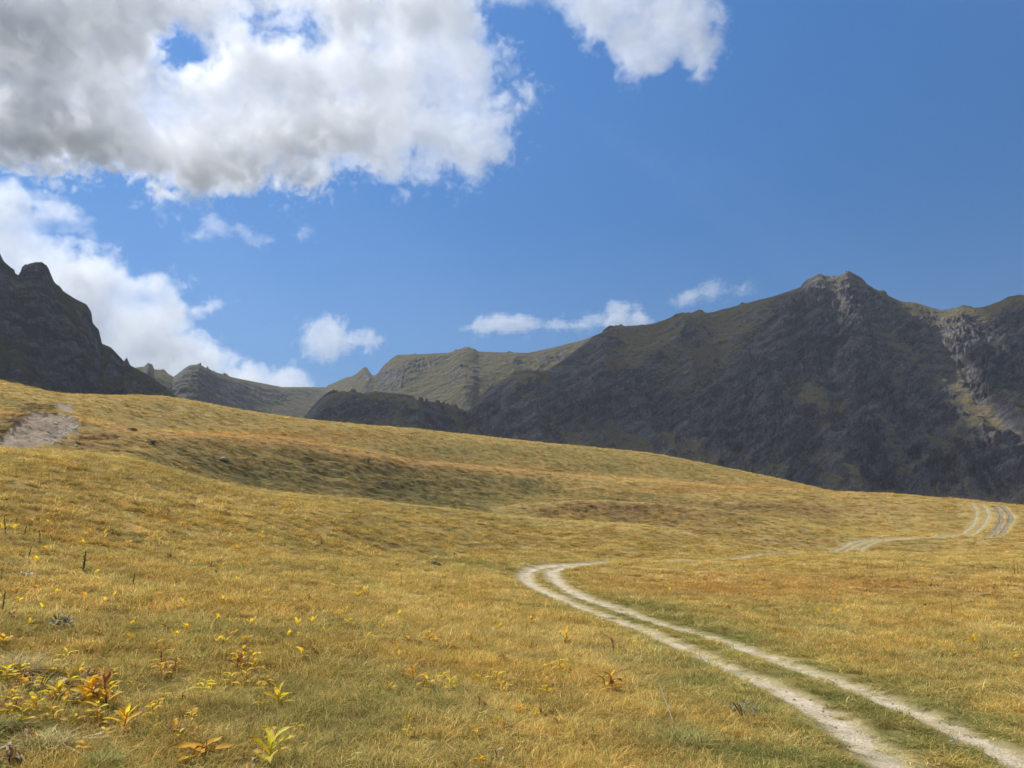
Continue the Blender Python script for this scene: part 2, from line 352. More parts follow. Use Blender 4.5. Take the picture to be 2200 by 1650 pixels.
C = cmix(C, STRAW, infr * np.exp(-((RRg - rJ) / 12) ** 2) * .7)
C = cmix(C, P3(.42, .36, .22), np.clip(1.75 - rut_d, 0, 1) * (RRg < 75) * .9)
# green verge along the ruts
veg = np.exp(-((rut_m / 0.85) ** 2)) * (RRg < 75)
C = cmix(C, P3(.17, .175, .060), veg * (.75 + .5 * n3) * sstep(1.1, 1.8, rut_d))
side = sstep(0, 1, (PX - 1250) / 300) * np.exp(-((rut_m - 1.3) / 1.3) ** 2) * (RRg < 45)
C = cmix(C, GREEN, side * (.45 + .8 * n2 + .3 * n3))
C = cmix(C, STRAW, np.exp(-((rut_d - 1) / 0.9) ** 2) * (1 - near) * .5 * (RRg > 60))
# eroded peat lips round the scree and small bare patches
peat = (S1 > -22) & (S1 < 0.5) & (PY < 950) & (PX < 120)
C = cmix(C, P3(.045, .033, .024), peat * (.5 + .8 * fbm(X / 4, Y / 1.6, 3, .6, 141)))
ero = terr * sstep(.35, .9, fbm(X / 7, Y / 3.2, 3, .6, 151) + (saw < .2) * .35)
C = cmix(C, P3(.10, .065, .040), ero * .8)
C = np.clip(C, 0.01, 1)

# ---- materials of the ground
m_ground, t = material('dry_grassland')
pos = t.n('ShaderNodeNewGeometry', None, 0)
ca = t.n('ShaderNodeAttribute', None, 0, attribute_name='col')
f1 = t.noise(pos, 9.0, 6, .7); f2 = t.noise(pos, 0.9, 6, .65)
st = t.noise(t.v('MULTIPLY', pos, (0.5, 1.6, 1.0)), 0.55, 6, .7)
k = t.m('MULTIPLY', t.m('ADD', t.m('MULTIPLY', f1, .9), .55), t.m('ADD', t.m('MULTIPLY', f2, .8), .6))
k = t.m('MULTIPLY', k, t.m('ADD', t.m('MULTIPLY', st, .7), .65))
colr = t.v('MULTIPLY', ca, t.n('ShaderNodeCombineXYZ', {0: k, 1: k, 2: k}))
bmp = t.n('ShaderNodeBump', {'Strength': 1.0, 'Distance': 0.12, 'Height': t.m('ADD', t.m('MULTIPLY', f2, 1.0), t.m('MULTIPLY', f1, .45))})
finish(t, principled(t, colr, 1.0, bmp, 0.05))

m_path, t = material('pale_dust_path')
pos = t.n('ShaderNodeNewGeometry', None, 0)
n_a = t.noise(pos, 1.6, 7, .72); n_b = t.noise(pos, 28.0, 4, .7)
c = t.ramp(n_a, [(.36, (.36, .31, .19)), (.5, (.56, .46, .32)), (.68, (.70, .61, .46))])
c = t.mix(t.ramp(n_b, [(.36, 0.6), (.5, 0.0)]), c, (.30, .25, .17))
rdn = t.n('ShaderNodeAttribute', None, 2, attribute_name='rd')
c = t.mix(t.ramp(t.m('ADD', rdn, t.m('MULTIPLY', t.m('SUBTRACT', t.noise(pos, 5.0, 5, .7), .5), 2.0)), [(.50, 0.0), (1.0, .9)]), c, (.33, .27, .13))
vor = t.n('ShaderNodeTexVoronoi', {'Vector': pos, 'Scale': 22.0}, 0)
bmp = t.n('ShaderNodeBump', {'Strength': .8, 'Distance': .03, 'Height': t.m('ADD', n_b, t.m('MULTIPLY', vor, .6))})
finish(t, principled(t, t.mix(t.n('ShaderNodeAttribute', None, 2, attribute_name='dk'), c, (.12, .105, .09)), 1.0, bmp, .1))

m_scree, t = material('grey_scree')
pos = t.n('ShaderNodeNewGeometry', None, 0)
n_a = t.noise(pos, .35, 5, .65); n_b = t.noise(pos, 2.2, 5, .75)
c = t.ramp(n_b, [(.3, (.20, .14, .09)), (.5, (.37, .28, .19)), (.7, (.50, .40, .29))])
c = t.mix(t.ramp(n_a, [(.5, 0.0), (.7, .5)]), c, (.17, .14, .10))
bmp = t.n('ShaderNodeBump', {'Strength': 1.0, 'Distance': .3, 'Height': n_b})
finish(t, principled(t, c, 1.0, bmp, .1))

# ---- faces, split between meadow, track and scree
NA = len(azs)
ia = np.arange(NA)[:, None]; ja = np.arange(NR - 1)[None, :]
q = np.stack([ia * NR + ja, ((ia + 1) % NA) * NR + ja, ((ia + 1) % NA) * NR + ja + 1, ia * NR + ja + 1], -1)
pm = path_mask.ravel()[q].sum(-1) >= 2
sm = (scree_mask.ravel()[q].sum(-1) >= 2) & ~pm
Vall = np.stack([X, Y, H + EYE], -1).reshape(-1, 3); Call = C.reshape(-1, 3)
def subset(name, sel, mat, attrs, extra=None):
    fq = q[sel][:, ::-1]; used = np.zeros(len(Vall), bool); used[fq.ravel()] = True
    mp = np.cumsum(used) - 1; V = Vall[used]; F_ = mp[fq]; A = {k_: v_[used] for k_, v_ in attrs.items()}
    if extra is not None:
        V, F_, A = extra(V, F_, A, mp)
    return mesh_np(name, V, F_, mat, A)
def cap(V, F_, A, mp):                               # close the hole under the camera and reach the horizon
    n0 = len(V); inner = mp[np.arange(NA) * NR]; outer = mp[np.arange(NA) * NR + NR - 1]
    V = np.vstack([V, [[0, 0, 0]]]); tri = np.stack([inner, np.roll(inner, -1), np.full(NA, n0)], -1)
    A = {k_: np.vstack([v_, [GOLD]]) if v_.ndim > 1 else np.append(v_, 0) for k_, v_ in A.items()}
    quads = [F_]; prev = outer
    for r_, dz in ((520, -45), (700, -110), (1100, -150), (2500, -170), (5000, -200)):
        base = len(V); V = np.vstack([V, np.stack([r_ * np.sin(azs), r_ * np.cos(azs), np.full(NA, dz)], -1)])
        A = {k_: np.vstack([v_, np.tile(OLIVE, (NA, 1))]) if v_.ndim > 1 else np.append(v_, np.zeros(NA)) for k_, v_ in A.items()}
        cur = base + np.arange(NA); quads.append(np.stack([prev, cur, np.roll(cur, -1), np.roll(prev, -1)], -1)); prev = cur
    return V, [np.vstack(quads)[:, :], tri[:, ::-1]], A
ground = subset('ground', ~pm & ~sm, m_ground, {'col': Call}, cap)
tag(ground, 'rolling golden dry grassland falling away to the right', kind='structure')
path = subset('path', pm, m_path, {'dk': (rut_dark * 0.5).ravel(), 'rd': np.clip(rut_d + .45 * (RRg > 62) + .15 * (RRg > 105), 0, 2).ravel()})
tag(path, 'pale dusty two-rut vehicle track bending through the meadow', kind='structure')
scree = subset('scree', sm, m_scree, {})
tag(scree, 'bare grey scree pocket eroded into the grass slope', kind='structure')

# ------------------------------------------------------------------ mountains
def mountain(name, crest, rc, rb, zb, base_pow, na, nt, amp, seed, feats=(), zones=(), calm=(), jag=1.0, gully=(120, 420), back=0.6, smooth_px=6, edge_az=None):
    crest = np.array(sorted(crest), float)
    az_c, te_c = paz(crest[:, 0], crest[:, 1])
    a0, a1 = edge_az or (az_c[0], az_c[-1]); azm = np.linspace(a0, a1, na)
    te = np.interp(azm, az_c, te_c)
    rcv = np.interp(azm, *np.array([(paz(x, 800)[0], r) for x, r in rc]).T); rbv = np.interp(azm, *np.array([(paz(x, 800)[0], r) for x, r in rb]).T)
    t_ = np.concatenate([np.linspace(0, 1, nt), np.linspace(1, 1 + back, nt // 8)[1:]])
    A, T = np.meshgrid(azm, t_, indexing='ij'); TE = te[:, None]; RC = rcv[:, None]; RB = rbv[:, None]
    R = RB + (RC - RB) * T
    zc = TE * RC
    Z = np.where(T <= 1, zb + (zc - zb) * np.clip(T, 0, 1) ** base_pow, zc - (T - 1) * (RC - RB) * 0.75)
    S = A * RC; Q = R
    x = R * np.sin(A); y = R * np.cos(A)
    px, py = proj(x, y, Z)
    taper = np.where(T <= 1, np.clip((1 - T) / 0.10, 0, 1) * .93 + .07, 1) * sstep(0, .08, T)
    wx = S + 40 * fbm(S / 160, Q / 160, 3, .5, seed + 60)
    rockn = fbm(S / 170, Q / 120, 3, .5, seed + 30)
    rock = sstep(-.15, .35, rockn)
    for (zx, zy, zrx, zry, zv) in zones: rock = np.clip(rock + zv * np.exp(-((px - zx) / zrx) ** 2 - ((py - zy) / zry) ** 2), 0, 1)
    dv_ = Q / 1.0 - S * .35
    d = amp * (0.70 * (ridged(wx / gully[0], Q / gully[1], 4, .5, seed) - .8) + (.25 + .75 * rock) * (0.42 * (ridged(wx / 48 + Q / 140, dv_ / 62, 4, .6, seed + 10) - .8) + .30 * (ridged(wx / 15, Q / 19, 4, .62, seed + 15) - .8) * rock + 0.15 * fbm(wx / 12, Q / 10, 4, .6, seed + 20)))
    for (pts, wpx, hgt, rk) in feats:
        dd = sdist(pts, px, py, closed=False); g = np.exp(-(dd / wpx) ** 2); d = d + hgt * g; rock = np.clip(rock + rk * g, 0, 1)
    # ledges: step the slope where it is rocky
    stp = 26.0; zz = Z + d * .5 + 10 * fbm(S / 90, Q / 90, 3, .5, seed + 40); fr = (zz / stp) % 1.0
    d = d + rock * amp / 22 * 11 * (sstep(.30, .62, fr) - fr)
    for (pts, wpx) in calm: d = d * (1 - .75 * np.exp(-(sdist(pts, px, py, closed=False) / wpx) ** 2))
    Z = Z + d * taper + jag * 2.2 * fbm(S / 14, Q / 60, 4, .65, seed + 50) * (1 - sstep(.0, .10, np.abs(T - 1))) 
    te_l = TE - np.maximum(0, 1 - T) * 0.012 - np.maximum(0, T - 1) * 0.05
    te_n = Z / R                          # nothing in front may poke above the crest
    Z = np.where((T <= 1) & (te_n > te_l - .012), (te_l - .012 * np.exp(-np.clip(te_n - te_l + .012, 0, 9) / .012)) * R, Z)
    Z = np.where(T > 1, np.minimum(Z, te_l * R), Z)
    V = np.stack([x, y, Z + EYE], -1)
    dzr = np.gradient(Z, axis=1) / (np.gradient(R, axis=1) + 1e-6); dzs = np.gradient(Z, axis=0) / (np.gradient(A, axis=0) * R + 1e-6)
    slope = np.hypot(dzr, dzs)
    rk = np.clip(sstep(.75, 1.5, slope) * .9 + rock * .35 + .25 * fbm(S / 22, Q / 22, 4, .6, seed + 70), 0, 1)
    nn = T.shape[1]; i = np.arange(na - 1)[:, None]; j = np.arange(nn - 1)[None]
    f = np.stack([i * nn + j, i * nn + j + 1, (i + 1) * nn + j + 1, (i + 1) * nn + j], -1).reshape(-1, 4)
    px, py = proj(x, y, Z)
    return V, f, dict(px=px, py=py, x=x, y=y, z=Z, T=T, rk=rk, S=S, Q=Q, slope=slope)

# A: dark crag on the left
crestA = [(-2600, 1040), (-1700, 800), (-1100, 620), (-700, 520), (-420, 470), (-150, 500), (-60, 520), (0, 543), (8, 560), (24, 574), (40, 583), (46, 574), (53, 568), (62, 559), (77, 555), (92, 555), (100, 565), (107, 582), (115, 600), (122, 610), (133, 615), (160, 632), (187, 647), (197, 663), (200, 687), (213, 700), (220, 730), (240, 738), (260, 760), (267, 768), (273, 759), (280, 776), (300, 786), (318, 797), (333, 807), (350, 820), (367, 833), (403, 862), (440, 900), (480, 960), (560, 1060)]
VA, FA, DA = mountain('mountain', crestA, [(-2600, 620), (-400, 700), (0, 760), (250, 900), (560, 900)], [(-2600, 400), (-400, 420), (300, 470), (560, 600)], -20, 1.25, 980, 420, 17, 201,
    feats=[([(60, 640), (75, 720), (90, 760)], 22, -10, .8), ([(180, 650), (200, 740), (240, 790)], 16, 8, .9), ([(130, 660), (160, 740)], 12, 6, .8), ([(240, 800), (262, 850)], 14, 10, .9), ([(0, 760), (60, 800), (120, 850)], 24, 8, .2)], gully=(60, 260), jag=.5)
# B: far sunlit cirque and shoulder
crestB = [(200, 800), (297, 781), (310, 780), (316, 774), (320, 771), (327, 779), (333, 787), (350, 792), (367, 798), (373, 802), (380, 797), (393, 787), (405, 779), (413, 776), (427, 776), (445, 784), (467, 793), (500, 803), (550, 813), (607, 824), (650, 824), (700, 824.5), (720, 814), (745, 803), (757, 801), (767, 795), (775, 788), (781, 785), (788, 788), (800, 799), (805, 799), (811, 795), (825, 777), (840, 764), (854, 755), (891, 755), (930, 752), (964, 751), (978, 746), (987, 743), (996, 741), (1008, 740), (1018, 742), (1029, 748), (1073, 750), (1134, 751), (1182, 741), (1254, 723), (1300, 705), (1350, 700), (1500, 720), (1600, 760)]
VB, FB, DB = mountain('mountain', crestB, [(200, 1750), (427, 1900), (560, 2300), (700, 2600), (800, 2250), (1000, 2100), (1600, 2200)], [(200, 1000), (560, 1150), (700, 1500), (800, 1250), (1100, 1150), (1600, 1300)], -40, 1.05, 1150, 420, 9, 301,
    feats=[([(427, 778), (440, 800)], 14, 8, .9), ([(430, 790), (550, 830)], 14, 0, .7), ([(815, 805), (840, 812)], 16, -14, .9), ([(780, 800), (760, 840), (700, 880)], 22, 8, .0), ([(1080, 790), (1000, 830)], 25, 12, .3), ([(1130, 760), (1200, 755)], 10, -8, .7)], gully=(150, 700), jag=.3, zones=[(440, 795, 60, 35, 1.6), (540, 840, 120, 45, 1.5), (835, 806, 36, 22, 2.0), (1000, 815, 50, 22, 1.0), (1150, 762, 60, 12, 1.2), (900, 790, 40, 14, .8), (930, 860, 80, 25, -.9), (1100, 790, 80, 40, -.5), (730, 850, 50, 40, -.8), (640, 880, 60, 20, -.9)])
# C: big dark mountain on the right with the pyramid peak
crestC = [(560, 960), (640, 909), (660, 885), (680, 863), (700, 845), (718, 836), (735, 833), (770, 836), (800, 840), (860, 845), (900, 852), (960, 862), (985, 869), (1005, 875), (1015, 866), (1040, 845), (1060, 822), (1080, 808), (1100, 800), (1130, 793), (1150, 795), (1170, 789), (1195, 776), (1220, 758), (1250, 735), (1273, 716), (1309, 699), (1327, 694), (1333, 694), (1398, 689), (1435, 678), (1484, 666), (1510, 664), (1525, 664), (1607, 643), (1668, 627), (1717, 610), (1742, 596), (1758, 588), (1766, 589), (1774, 593), (1784, 590), (1795, 588), (1806, 583), (1819, 578), (1830, 585), (1840, 590), (1866, 605), (1893, 621), (1934, 639), (1975, 645), (2016, 657), (2030, 657), (2057, 655), (2106, 652), (2125, 647), (2142, 641), (2167, 628), (2191, 625), (2200, 626), (2300, 600), (2450, 560), (2700, 600), (3200, 690), (3900, 860), (4900, 1090)]
fC = [
    ([(1819, 590), (1850, 650), (1900, 715), (1960, 775), (2030, 850), (2100, 930), (2200, 1020)], 26, 14, .5),
    ([(1934, 650), (1965, 700), (2000, 735), (2060, 800), (2110, 880), (2150, 925)], 22, -10, .5),
    ([(2060, 690), (2100, 760), (2150, 860), (2220, 960)], 26, 22, .7),
    ([(1760, 600), (1720, 660), (1680, 720), (1660, 800), (1640, 880)], 30, 26, .6), ([(1690, 690), (1730, 715), (1760, 690)], 20, 16, 1.0),
    ([(1790, 640), (1780, 760), (1800, 880)], 26, -20, .5), ([(1850, 740), (1880, 860), (1850, 980)], 30, 18, .5),
    ([(1660, 880), (1700, 930), (1690, 985)], 28, 20, .9), ([(1500, 680), (1430, 760), (1350, 840), (1290, 900)], 30, 20, -.4), ([(1560, 760), (1480, 830), (1420, 910)], 30, -16, -.2),
    ([(1600, 780), (1560, 820), (1520, 850)], 18, 14, .9), ([(1140, 800), (1180, 860), (1150, 900)], 24, 14, .6), ([(1090, 820), (1050, 870), (1060, 900)], 14, -24, .3), ([(700, 850), (690, 880)], 14, 8, .9),
    ([(850, 850), (900, 880), (950, 920)], 24, 12, .7), ([(1010, 880), (1060, 920), (1085, 940)], 14, -22, .6), ([(1250, 800), (1310, 830), (1380, 830)], 20, 16, .9), ([(1960, 930), (1930, 1010), (1960, 1080)], 26, -14, .2), ([(2060, 960), (2080, 1040)], 24, 14, .6), ([(1230, 740), (1330, 740)], 8, 6, .9)]
VC, FC, DC = mountain('mountain', crestC, [(560, 1000), (900, 1050), (1005, 1250), (1150, 1250), (1330, 1550), (1819, 1750), (2000, 1900), (2700, 1900)], [(560, 700), (1000, 740), (1400, 800), (2000, 850), (2700, 900)], -130, 1.12, 2050, 640, 24, 401, feats=fC, calm=[([(1888, 706), (1930, 745), (1985, 790), (2045, 830), (2095, 872), (2150, 920)], 22), ([(1950, 650), (2000, 690), (2040, 690)], 36), ([(1985, 735), (2030, 770), (2060, 800), (2075, 850)], 18)], zones=[(2000, 690, 60, 40, 1.6), (1990, 790, 60, 50, .8), (1180, 800, 120, 45, -1.5), (1420, 800, 230, 42, -1.1), (1350, 740, 190, 75, -1.3), (1560, 690, 120, 70, -1.2), (1480, 800, 140, 40, -.7), (1250, 790, 110, 50, -.8), (1060, 840, 50, 40, -.4), (1730, 720, 90, 70, 1.0), (1850, 720, 90, 90, .9), (1250, 870, 130, 45, 1.0), (1480, 880, 120, 45, 1.0), (1620, 830, 80, 60, 1.0),
        (1330, 950, 140, 30, -.5), (1700, 950, 110, 70, .8), (1960, 1020, 150, 60, .3), (2120, 760, 90, 90, .9), (1750, 860, 80, 40, -.3), (820, 865, 130, 30, .6), (900, 905, 120, 20, -.2), (2100, 640, 80, 25, -.8)], gully=(170, 420), jag=.8)

# ---- rock and turf
def rockmat(name, g1, g2, r1, r2, lich):
    mt, t = material(name)
    pos = t.n('ShaderNodeNewGeometry', None, 0)
    rk = t.n('ShaderNodeAttribute', None, 2, attribute_name='rk')
    n1 = t.noise(pos, .022, 6, .65); n2 = t.noise(pos, .11, 6, .7); n3 = t.noise(t.v('MULTIPLY', pos, (1, 1, .35)), .35, 4, .7)
    n4 = t.noise(pos, .9, 3, .7)
    grass = t.mix(n1, g1, g2); grass = t.mix(t.ramp(n3, [(.40, 0.0), (.62, .35)]), grass, (.07, .06, .045))
    stone = t.mix(t.ramp(n3, [(.36, 0.0), (.62, 1.0)]), r1, r2); stone = t.mix(t.ramp(n4, [(.45, 0.0), (.6, .5)]), stone, (r1[0] * .4, r1[1] * .4, r1[2] * .42))
    rp = t.n('ShaderNodeVectorRotate', {'Vector': pos, 'Axis': (0.2, 1, 0.1), 'Angle': math.radians(38)}, rotation_type='AXIS_ANGLE')
    strat = t.noise(t.v('MULTIPLY', rp, (.35, .6, 2.2)), .035, 6, .68, .6); fract = t.n('ShaderNodeTexVoronoi', {'Vector': t.v('ADD', rp, t.v('MULTIPLY', t.noise(pos, .05, 4, .6, 0, 1), (26, 26, 26))), 'Scale': .045}, 0, feature='F1')
    stone = t.mix(t.ramp(strat, [(.44, 0.0), (.54, .75)]), stone, (r1[0] * .55, r1[1] * .55, r1[2] * .58)); stone = t.mix(t.ramp(strat, [(.30, .8), (.40, 0.0)]), stone, (r2[0] * 1.15, r2[1] * 1.1, r2[2] * 1.05))
    grass = t.mix(t.ramp(strat, [(.52, 0.0), (.62, .5)]), grass, (g1[0] * .55, g1[1] * .58, g1[2] * .7))
    fac = t.ramp(t.m('ADD', t.m('MULTIPLY', rk, .85), t.m('MULTIPLY', t.m('SUBTRACT', n2, .5), 1.2)), [(.40, 0.0), (.64, 1.0)])
    c = t.mix(fac, grass, stone); c = t.mix(t.ramp(n2, [(.56, 0.0), (.68, .5)]), c, lich)
    b = t.n('ShaderNodeBump', {'Strength': 1.0, 'Distance': 9.0, 'Height': t.m('ADD', t.m('ADD', n2, t.m('MULTIPLY', fract, 1.2)), t.m('ADD', strat, t.m('MULTIPLY', n3, .5)))})
    finish(t, principled(t, c, 1.0, b, .05)); return mt
mA = rockmat('shadowed_crag', (.16, .135, .075), (.22, .175, .10), (.11, .095, .082), (.33, .29, .26), (.20, .16, .11))
mB = rockmat('pale_alpine_slope', (.165, .145, .078), (.23, .195, .115), (.28, .26, .23), (.55, .52, .47), (.24, .21, .15))
mC = rockmat('dark_mountain_rock', (.30, .245, .15), (.38, .29, .20), (.17, .148, .125), (.50, .42, .36), (.34, .23, .19))
mA = rockmat('shadowed_crag', (.105, .105, .060), (.135, .125, .080), (.13, .13, .13), (.26, .26, .25), (.16, .14, .10))
mB = rockmat('pale_alpine_slope', (.150, .140, .070), (.19, .165, .095), (.14, .135, .12), (.30, .29, .265), (.17, .15, .10))
mC = rockmat('dark_mountain_rock', (.20, .185, .085), (.27, .20, .12), (.12, .115, .115), (.30, .28, .27), (.27, .19, .16))
for V_, F_, D_, mt, lab in ((VA, FA, DA, mA, 'steep dark crag with a knobbly summit over the scree'), (VB, FB, DB, mB, 'far sunlit cirque wall and grassy shoulder at the valley head'), (VC, FC, DC, mC, 'big dark rocky mountain with a pyramid peak across the valley')):
    o = mesh_np('mountain', V_.reshape(-1, 3), F_, mt, {'rk': D_['rk'].ravel()}); tag(o, lab, kind='structure')

# ------------------------------------------------------------------ unseen deck added to cast cloud shade on the mountains, holes cut for sunlight
HC = 3600.0
LIT = [
    [(1893, 600), (1950, 625), (2020, 650), (2075, 690), (2040, 725), (2005, 748), (1985, 745), (1950, 700), (1900, 650)],
]
cell = 14.0; gx0, gx1, gy0, gy1 = -6500.0, 600.0, 200.0, 4300.0
gnx, gny = int((gx1 - gx0) / cell), int((gy1 - gy0) / cell)
alive = np.zeros((gnx, gny), bool); dead = np.zeros((gnx, gny), bool)
def to_deck(D_, sel):
    k_ = (HC - D_['z'][sel]) / LDIR.z
    return ((D_['x'][sel] + LDIR.x * k_ - gx0) / cell).astype(int), ((D_['y'][sel] + LDIR.y * k_ - gy0) / cell).astype(int)
for D_ in (DC, DA):
    if D_ is DA: aC = alive.copy(); alive[:] = False
    m_ = (D_['T'] <= 1.3)
    i_, j_ = to_deck(D_, m_); ok = (i_ >= 0) & (i_ < gnx) & (j_ >= 0) & (j_ < gny); alive[i_[ok], j_[ok]] = True
def dil(a, n):
    for _ in range(n):
        b = a.copy(); b[1:] |= a[:-1]; b[:-1] |= a[1:]; b[:, 1:] |= a[:, :-1]; b[:, :-1] |= a[:, 1:]; a = b
    return a
aliveA = dil(alive, 4); alive = dil(alive | aC, 4)
for poly in LIT:
    m_ = (sdist(poly, DC['px'], DC['py']) > -16 + 9 * fbm(DC['x'] / 40, DC['y'] / 40, 3, .6, 91)) & (DC['T'] <= 1.0); i_, j_ = to_deck(DC, m_); dead[i_.clip(0, gnx - 1), j_.clip(0, gny - 1)] = True
for line, wd in (([(1888, 706), (1930, 745), (1985, 790), (2045, 830), (2095, 872), (2150, 920)], 8), ([(1985, 735), (2030, 770), (2060, 800), (2075, 850)], 7)):
    m_ = (np.abs(sdist(line, DC['px'], DC['py'], closed=False)) < wd + 8 * fbm(DC['x'] / 30, DC['y'] / 30, 3, .6, 95)) & (DC['T'] <= 1.0)
    i_, j_ = to_deck(DC, m_); dead[i_.clip(0, gnx - 1), j_.clip(0, gny - 1)] = True
dead = dil(dead, 1)
m_ = (DB['T'] > .25) & (DB['T'] <= 1.0) & (DB['px'] > 600) & (DB['px'] < 1260); i_, j_ = to_deck(DB, m_); ok = (i_ >= 0) & (i_ < gnx) & (j_ >= 0) & (j_ < gny)
lb = np.zeros_like(dead); lb[i_[ok], j_[ok]] = True; deadB = lb
m_ = (DB['T'] > .25) & (DB['T'] <= 1.0) & (DB['px'] > 380) & (DB['px'] <= 640); i_, j_ = to_deck(DB, m_); ok = (i_ >= 0) & (i_ < gnx) & (j_ >= 0) & (j_ < gny)
deadB[i_[ok], j_[ok]] = True
deadB = dil(deadB, 2)
kg = HC / LDIR.z                                     # never shade the meadow
gsel = infr & (RRg < 400)
i_ = ((X[gsel] + LDIR.x * kg - gx0) / cell).astype(int); j_ = ((Y[gsel] + LDIR.y * kg - gy0) / cell).astype(int); ok = (i_ >= 0) & (i_ < gnx) & (j_ >= 0) & (j_ < gny)
gd = np.zeros_like(dead); gd[i_[ok], j_[ok]] = True; gd = dil(gd, 3)
alive = (alive & ~deadB) | aliveA; alive &= ~dead & ~gd
print('deck cells', alive.sum(), 'extent', np.argwhere(alive).min(0) * cell + [gx0, gy0], np.argwhere(alive).max(0) * cell + [gx0, gy0])
gi, gj = np.nonzero(alive)
vi = np.zeros((gnx + 1, gny + 1), bool)
for a_ in (0, 1):
    for b_ in (0, 1): vi[gi + a_, gj + b_] = True
vid = np.cumsum(vi.ravel()).reshape(vi.shape) - 1; nv = vi.sum(); vx, vy = np.nonzero(vi)
xw = gx0 + vx * cell; yw = gy0 + vy * cell
inner = alive.copy(); dep = np.zeros(alive.shape)
for _ in range(8): dep += inner; e_ = ~dil(~inner, 1); inner = e_
dv = np.zeros(vi.shape); dv[:-1, :-1] = dep; dv = dv[vx, vy] / 8
bot = HC - 20 * dv + 18 * fbm(xw / 120, yw / 120, 4, .5, 501); top = bot + 4 + 10 * dv
Vd = np.vstack([np.stack([xw, yw, bot], -1), np.stack([xw, yw, top], -1)])
c00, c10, c11, c01 = vid[gi, gj], vid[gi + 1, gj], vid[gi + 1, gj + 1], vid[gi, gj + 1]
fd = [np.stack([c00, c01, c11, c10], -1), np.stack([c00, c10, c11, c01], -1) + nv]
for (di, dj, a_, b_) in ((-1, 0, c00, c01), (1, 0, c11, c10), (0, -1, c10, c00), (0, 1, c01, c11)):
    nb = np.zeros(len(gi), bool); ii_, jj_ = gi + di, gj + dj; inb = (ii_ >= 0) & (ii_ < gnx) & (jj_ >= 0) & (jj_ < gny); nb[inb] = alive[ii_[inb], jj_[inb]]
    s_ = ~nb; fd.append(np.stack([a_[s_], b_[s_], b_[s_] + nv, a_[s_] + nv], -1))
m_deck, t = material('shade_deck')
finish(t, t.n('ShaderNodeMixShader', {0: .38, 2: t.n('ShaderNodeBsdfTransparent'), 1: t.n('ShaderNodeMixShader', {0: .35, 1: t.n('ShaderNodeBsdfDiffuse', {'Color': (.92, .93, .95, 1)}), 2: t.n('ShaderNodeBsdfTranslucent', {'Color': (.6, .62, .65, 1)})})}))
deck = mesh_np('cloud', Vd, np.vstack(fd), m_deck)  # added sun blocker, separate from the cumulus volumes
tag(deck, 'unseen deck added high on the left to cast cloud shade on the mountains', kind='structure')

# ------------------------------------------------------------------ clear mountain air with a little haze in it
hm_, t = material('haze_air')
t.n('ShaderNodeOutputMaterial', {'Volume': t.n('ShaderNodeVolumePrincipled', {'Color': (.80, .88, 1.0, 1), 'Density': 5.4e-5, 'Anisotropy': 0.3})}, None)
bx = np.array([(x_, y_, z_) for z_ in (-260, 950) for y_ in (-5300, 5300) for x_ in (-5300, 5300)], float)
haze = mesh_np('haze', bx, np.array([(0, 2, 3, 1), (4, 5, 7, 6), (0, 1, 5, 4), (2, 6, 7, 3), (0, 4, 6, 2), (1, 3, 7, 5)]), hm_, smooth=False)
tag(haze, 'thin blue haze in the valley air', kind='stuff')

# ------------------------------------------------------------------ grass: one mass, blades in tufts
m_blade, t = material('grass_blade')
ti = t.n('ShaderNodeAttribute', None, 0, attribute_name='tint', attribute_type='INSTANCER')
va = t.n('ShaderNodeAttribute', None, 0, attribute_name='vcol')
col_ = t.v('MULTIPLY', ti, va)
finish(t, t.n('ShaderNodeMixShader', {0: .38, 1: t.n('ShaderNodeBsdfDiffuse', {'Color': col_}), 2: t.n('ShaderNodeBsdfTranslucent', {'Color': col_})}))
def tuft_mesh(name, n, rad, h0, h1, wid, lean, seed, mat):
    R = np.random.RandomState(seed)
    a = R.rand(n) * 6.283; rr_ = rad * np.sqrt(R.rand(n)); bx_, by_ = rr_ * np.cos(a), rr_ * np.sin(a)
    h = h0 + (h1 - h0) * R.rand(n) ** 1.3; da = R.rand(n) * 6.283; ln = lean * (.3 + 1.3 * R.rand(n) ** 1.5); w = wid * (.55 + 1.0 * R.rand(n))
    dx, dy = np.cos(da), np.sin(da); sx, sy = -dy * w / 2, dx * w / 2
    V = []
    for tt, ww in ((0, 1.0), (.55, .8), (1.0, 0.12)):
        ox = dx * h * ln * tt ** 1.9; oy = dy * h * ln * tt ** 1.9; oz = h * (tt - .28 * ln * tt * tt) - .01
        V.append(np.stack([bx_ + ox - sx * ww, by_ + oy - sy * ww, oz], -1)); V.append(np.stack([bx_ + ox + sx * ww, by_ + oy + sy * ww, oz], -1))
    V = np.stack(V, 1).reshape(-1, 3); b = np.arange(n)[:, None] * 6
    f = np.vstack([b + [0, 1, 3, 2], b + [2, 3, 5, 4]])
    c = (.78 + 1.55 * R.rand(n))[:, None] * np.where(R.rand(n)[:, None] < .3, [[1.5, 1.5, 1.7]], [[1, 1, 1]]) ; c = np.where(R.rand(n)[:, None] < .14, c * [[.5, .8, .6]], c)
    return mesh_np(name, V, f, mat, {'vcol': np.repeat(c, 6, 0)}, smooth=False, link=False)
tufts = [tuft_mesh('tuft', 80, .13, .045, .12, .0050, 1.25, 900 + i, m_blade) for i in range(4)] + [tuft_mesh('tuft', 60, .10, .03, .17, .0045, 2.0, 950 + i, m_blade) for i in range(3)]
R_ = np.random.RandomState(77)
P_ = []; Sx = []; 
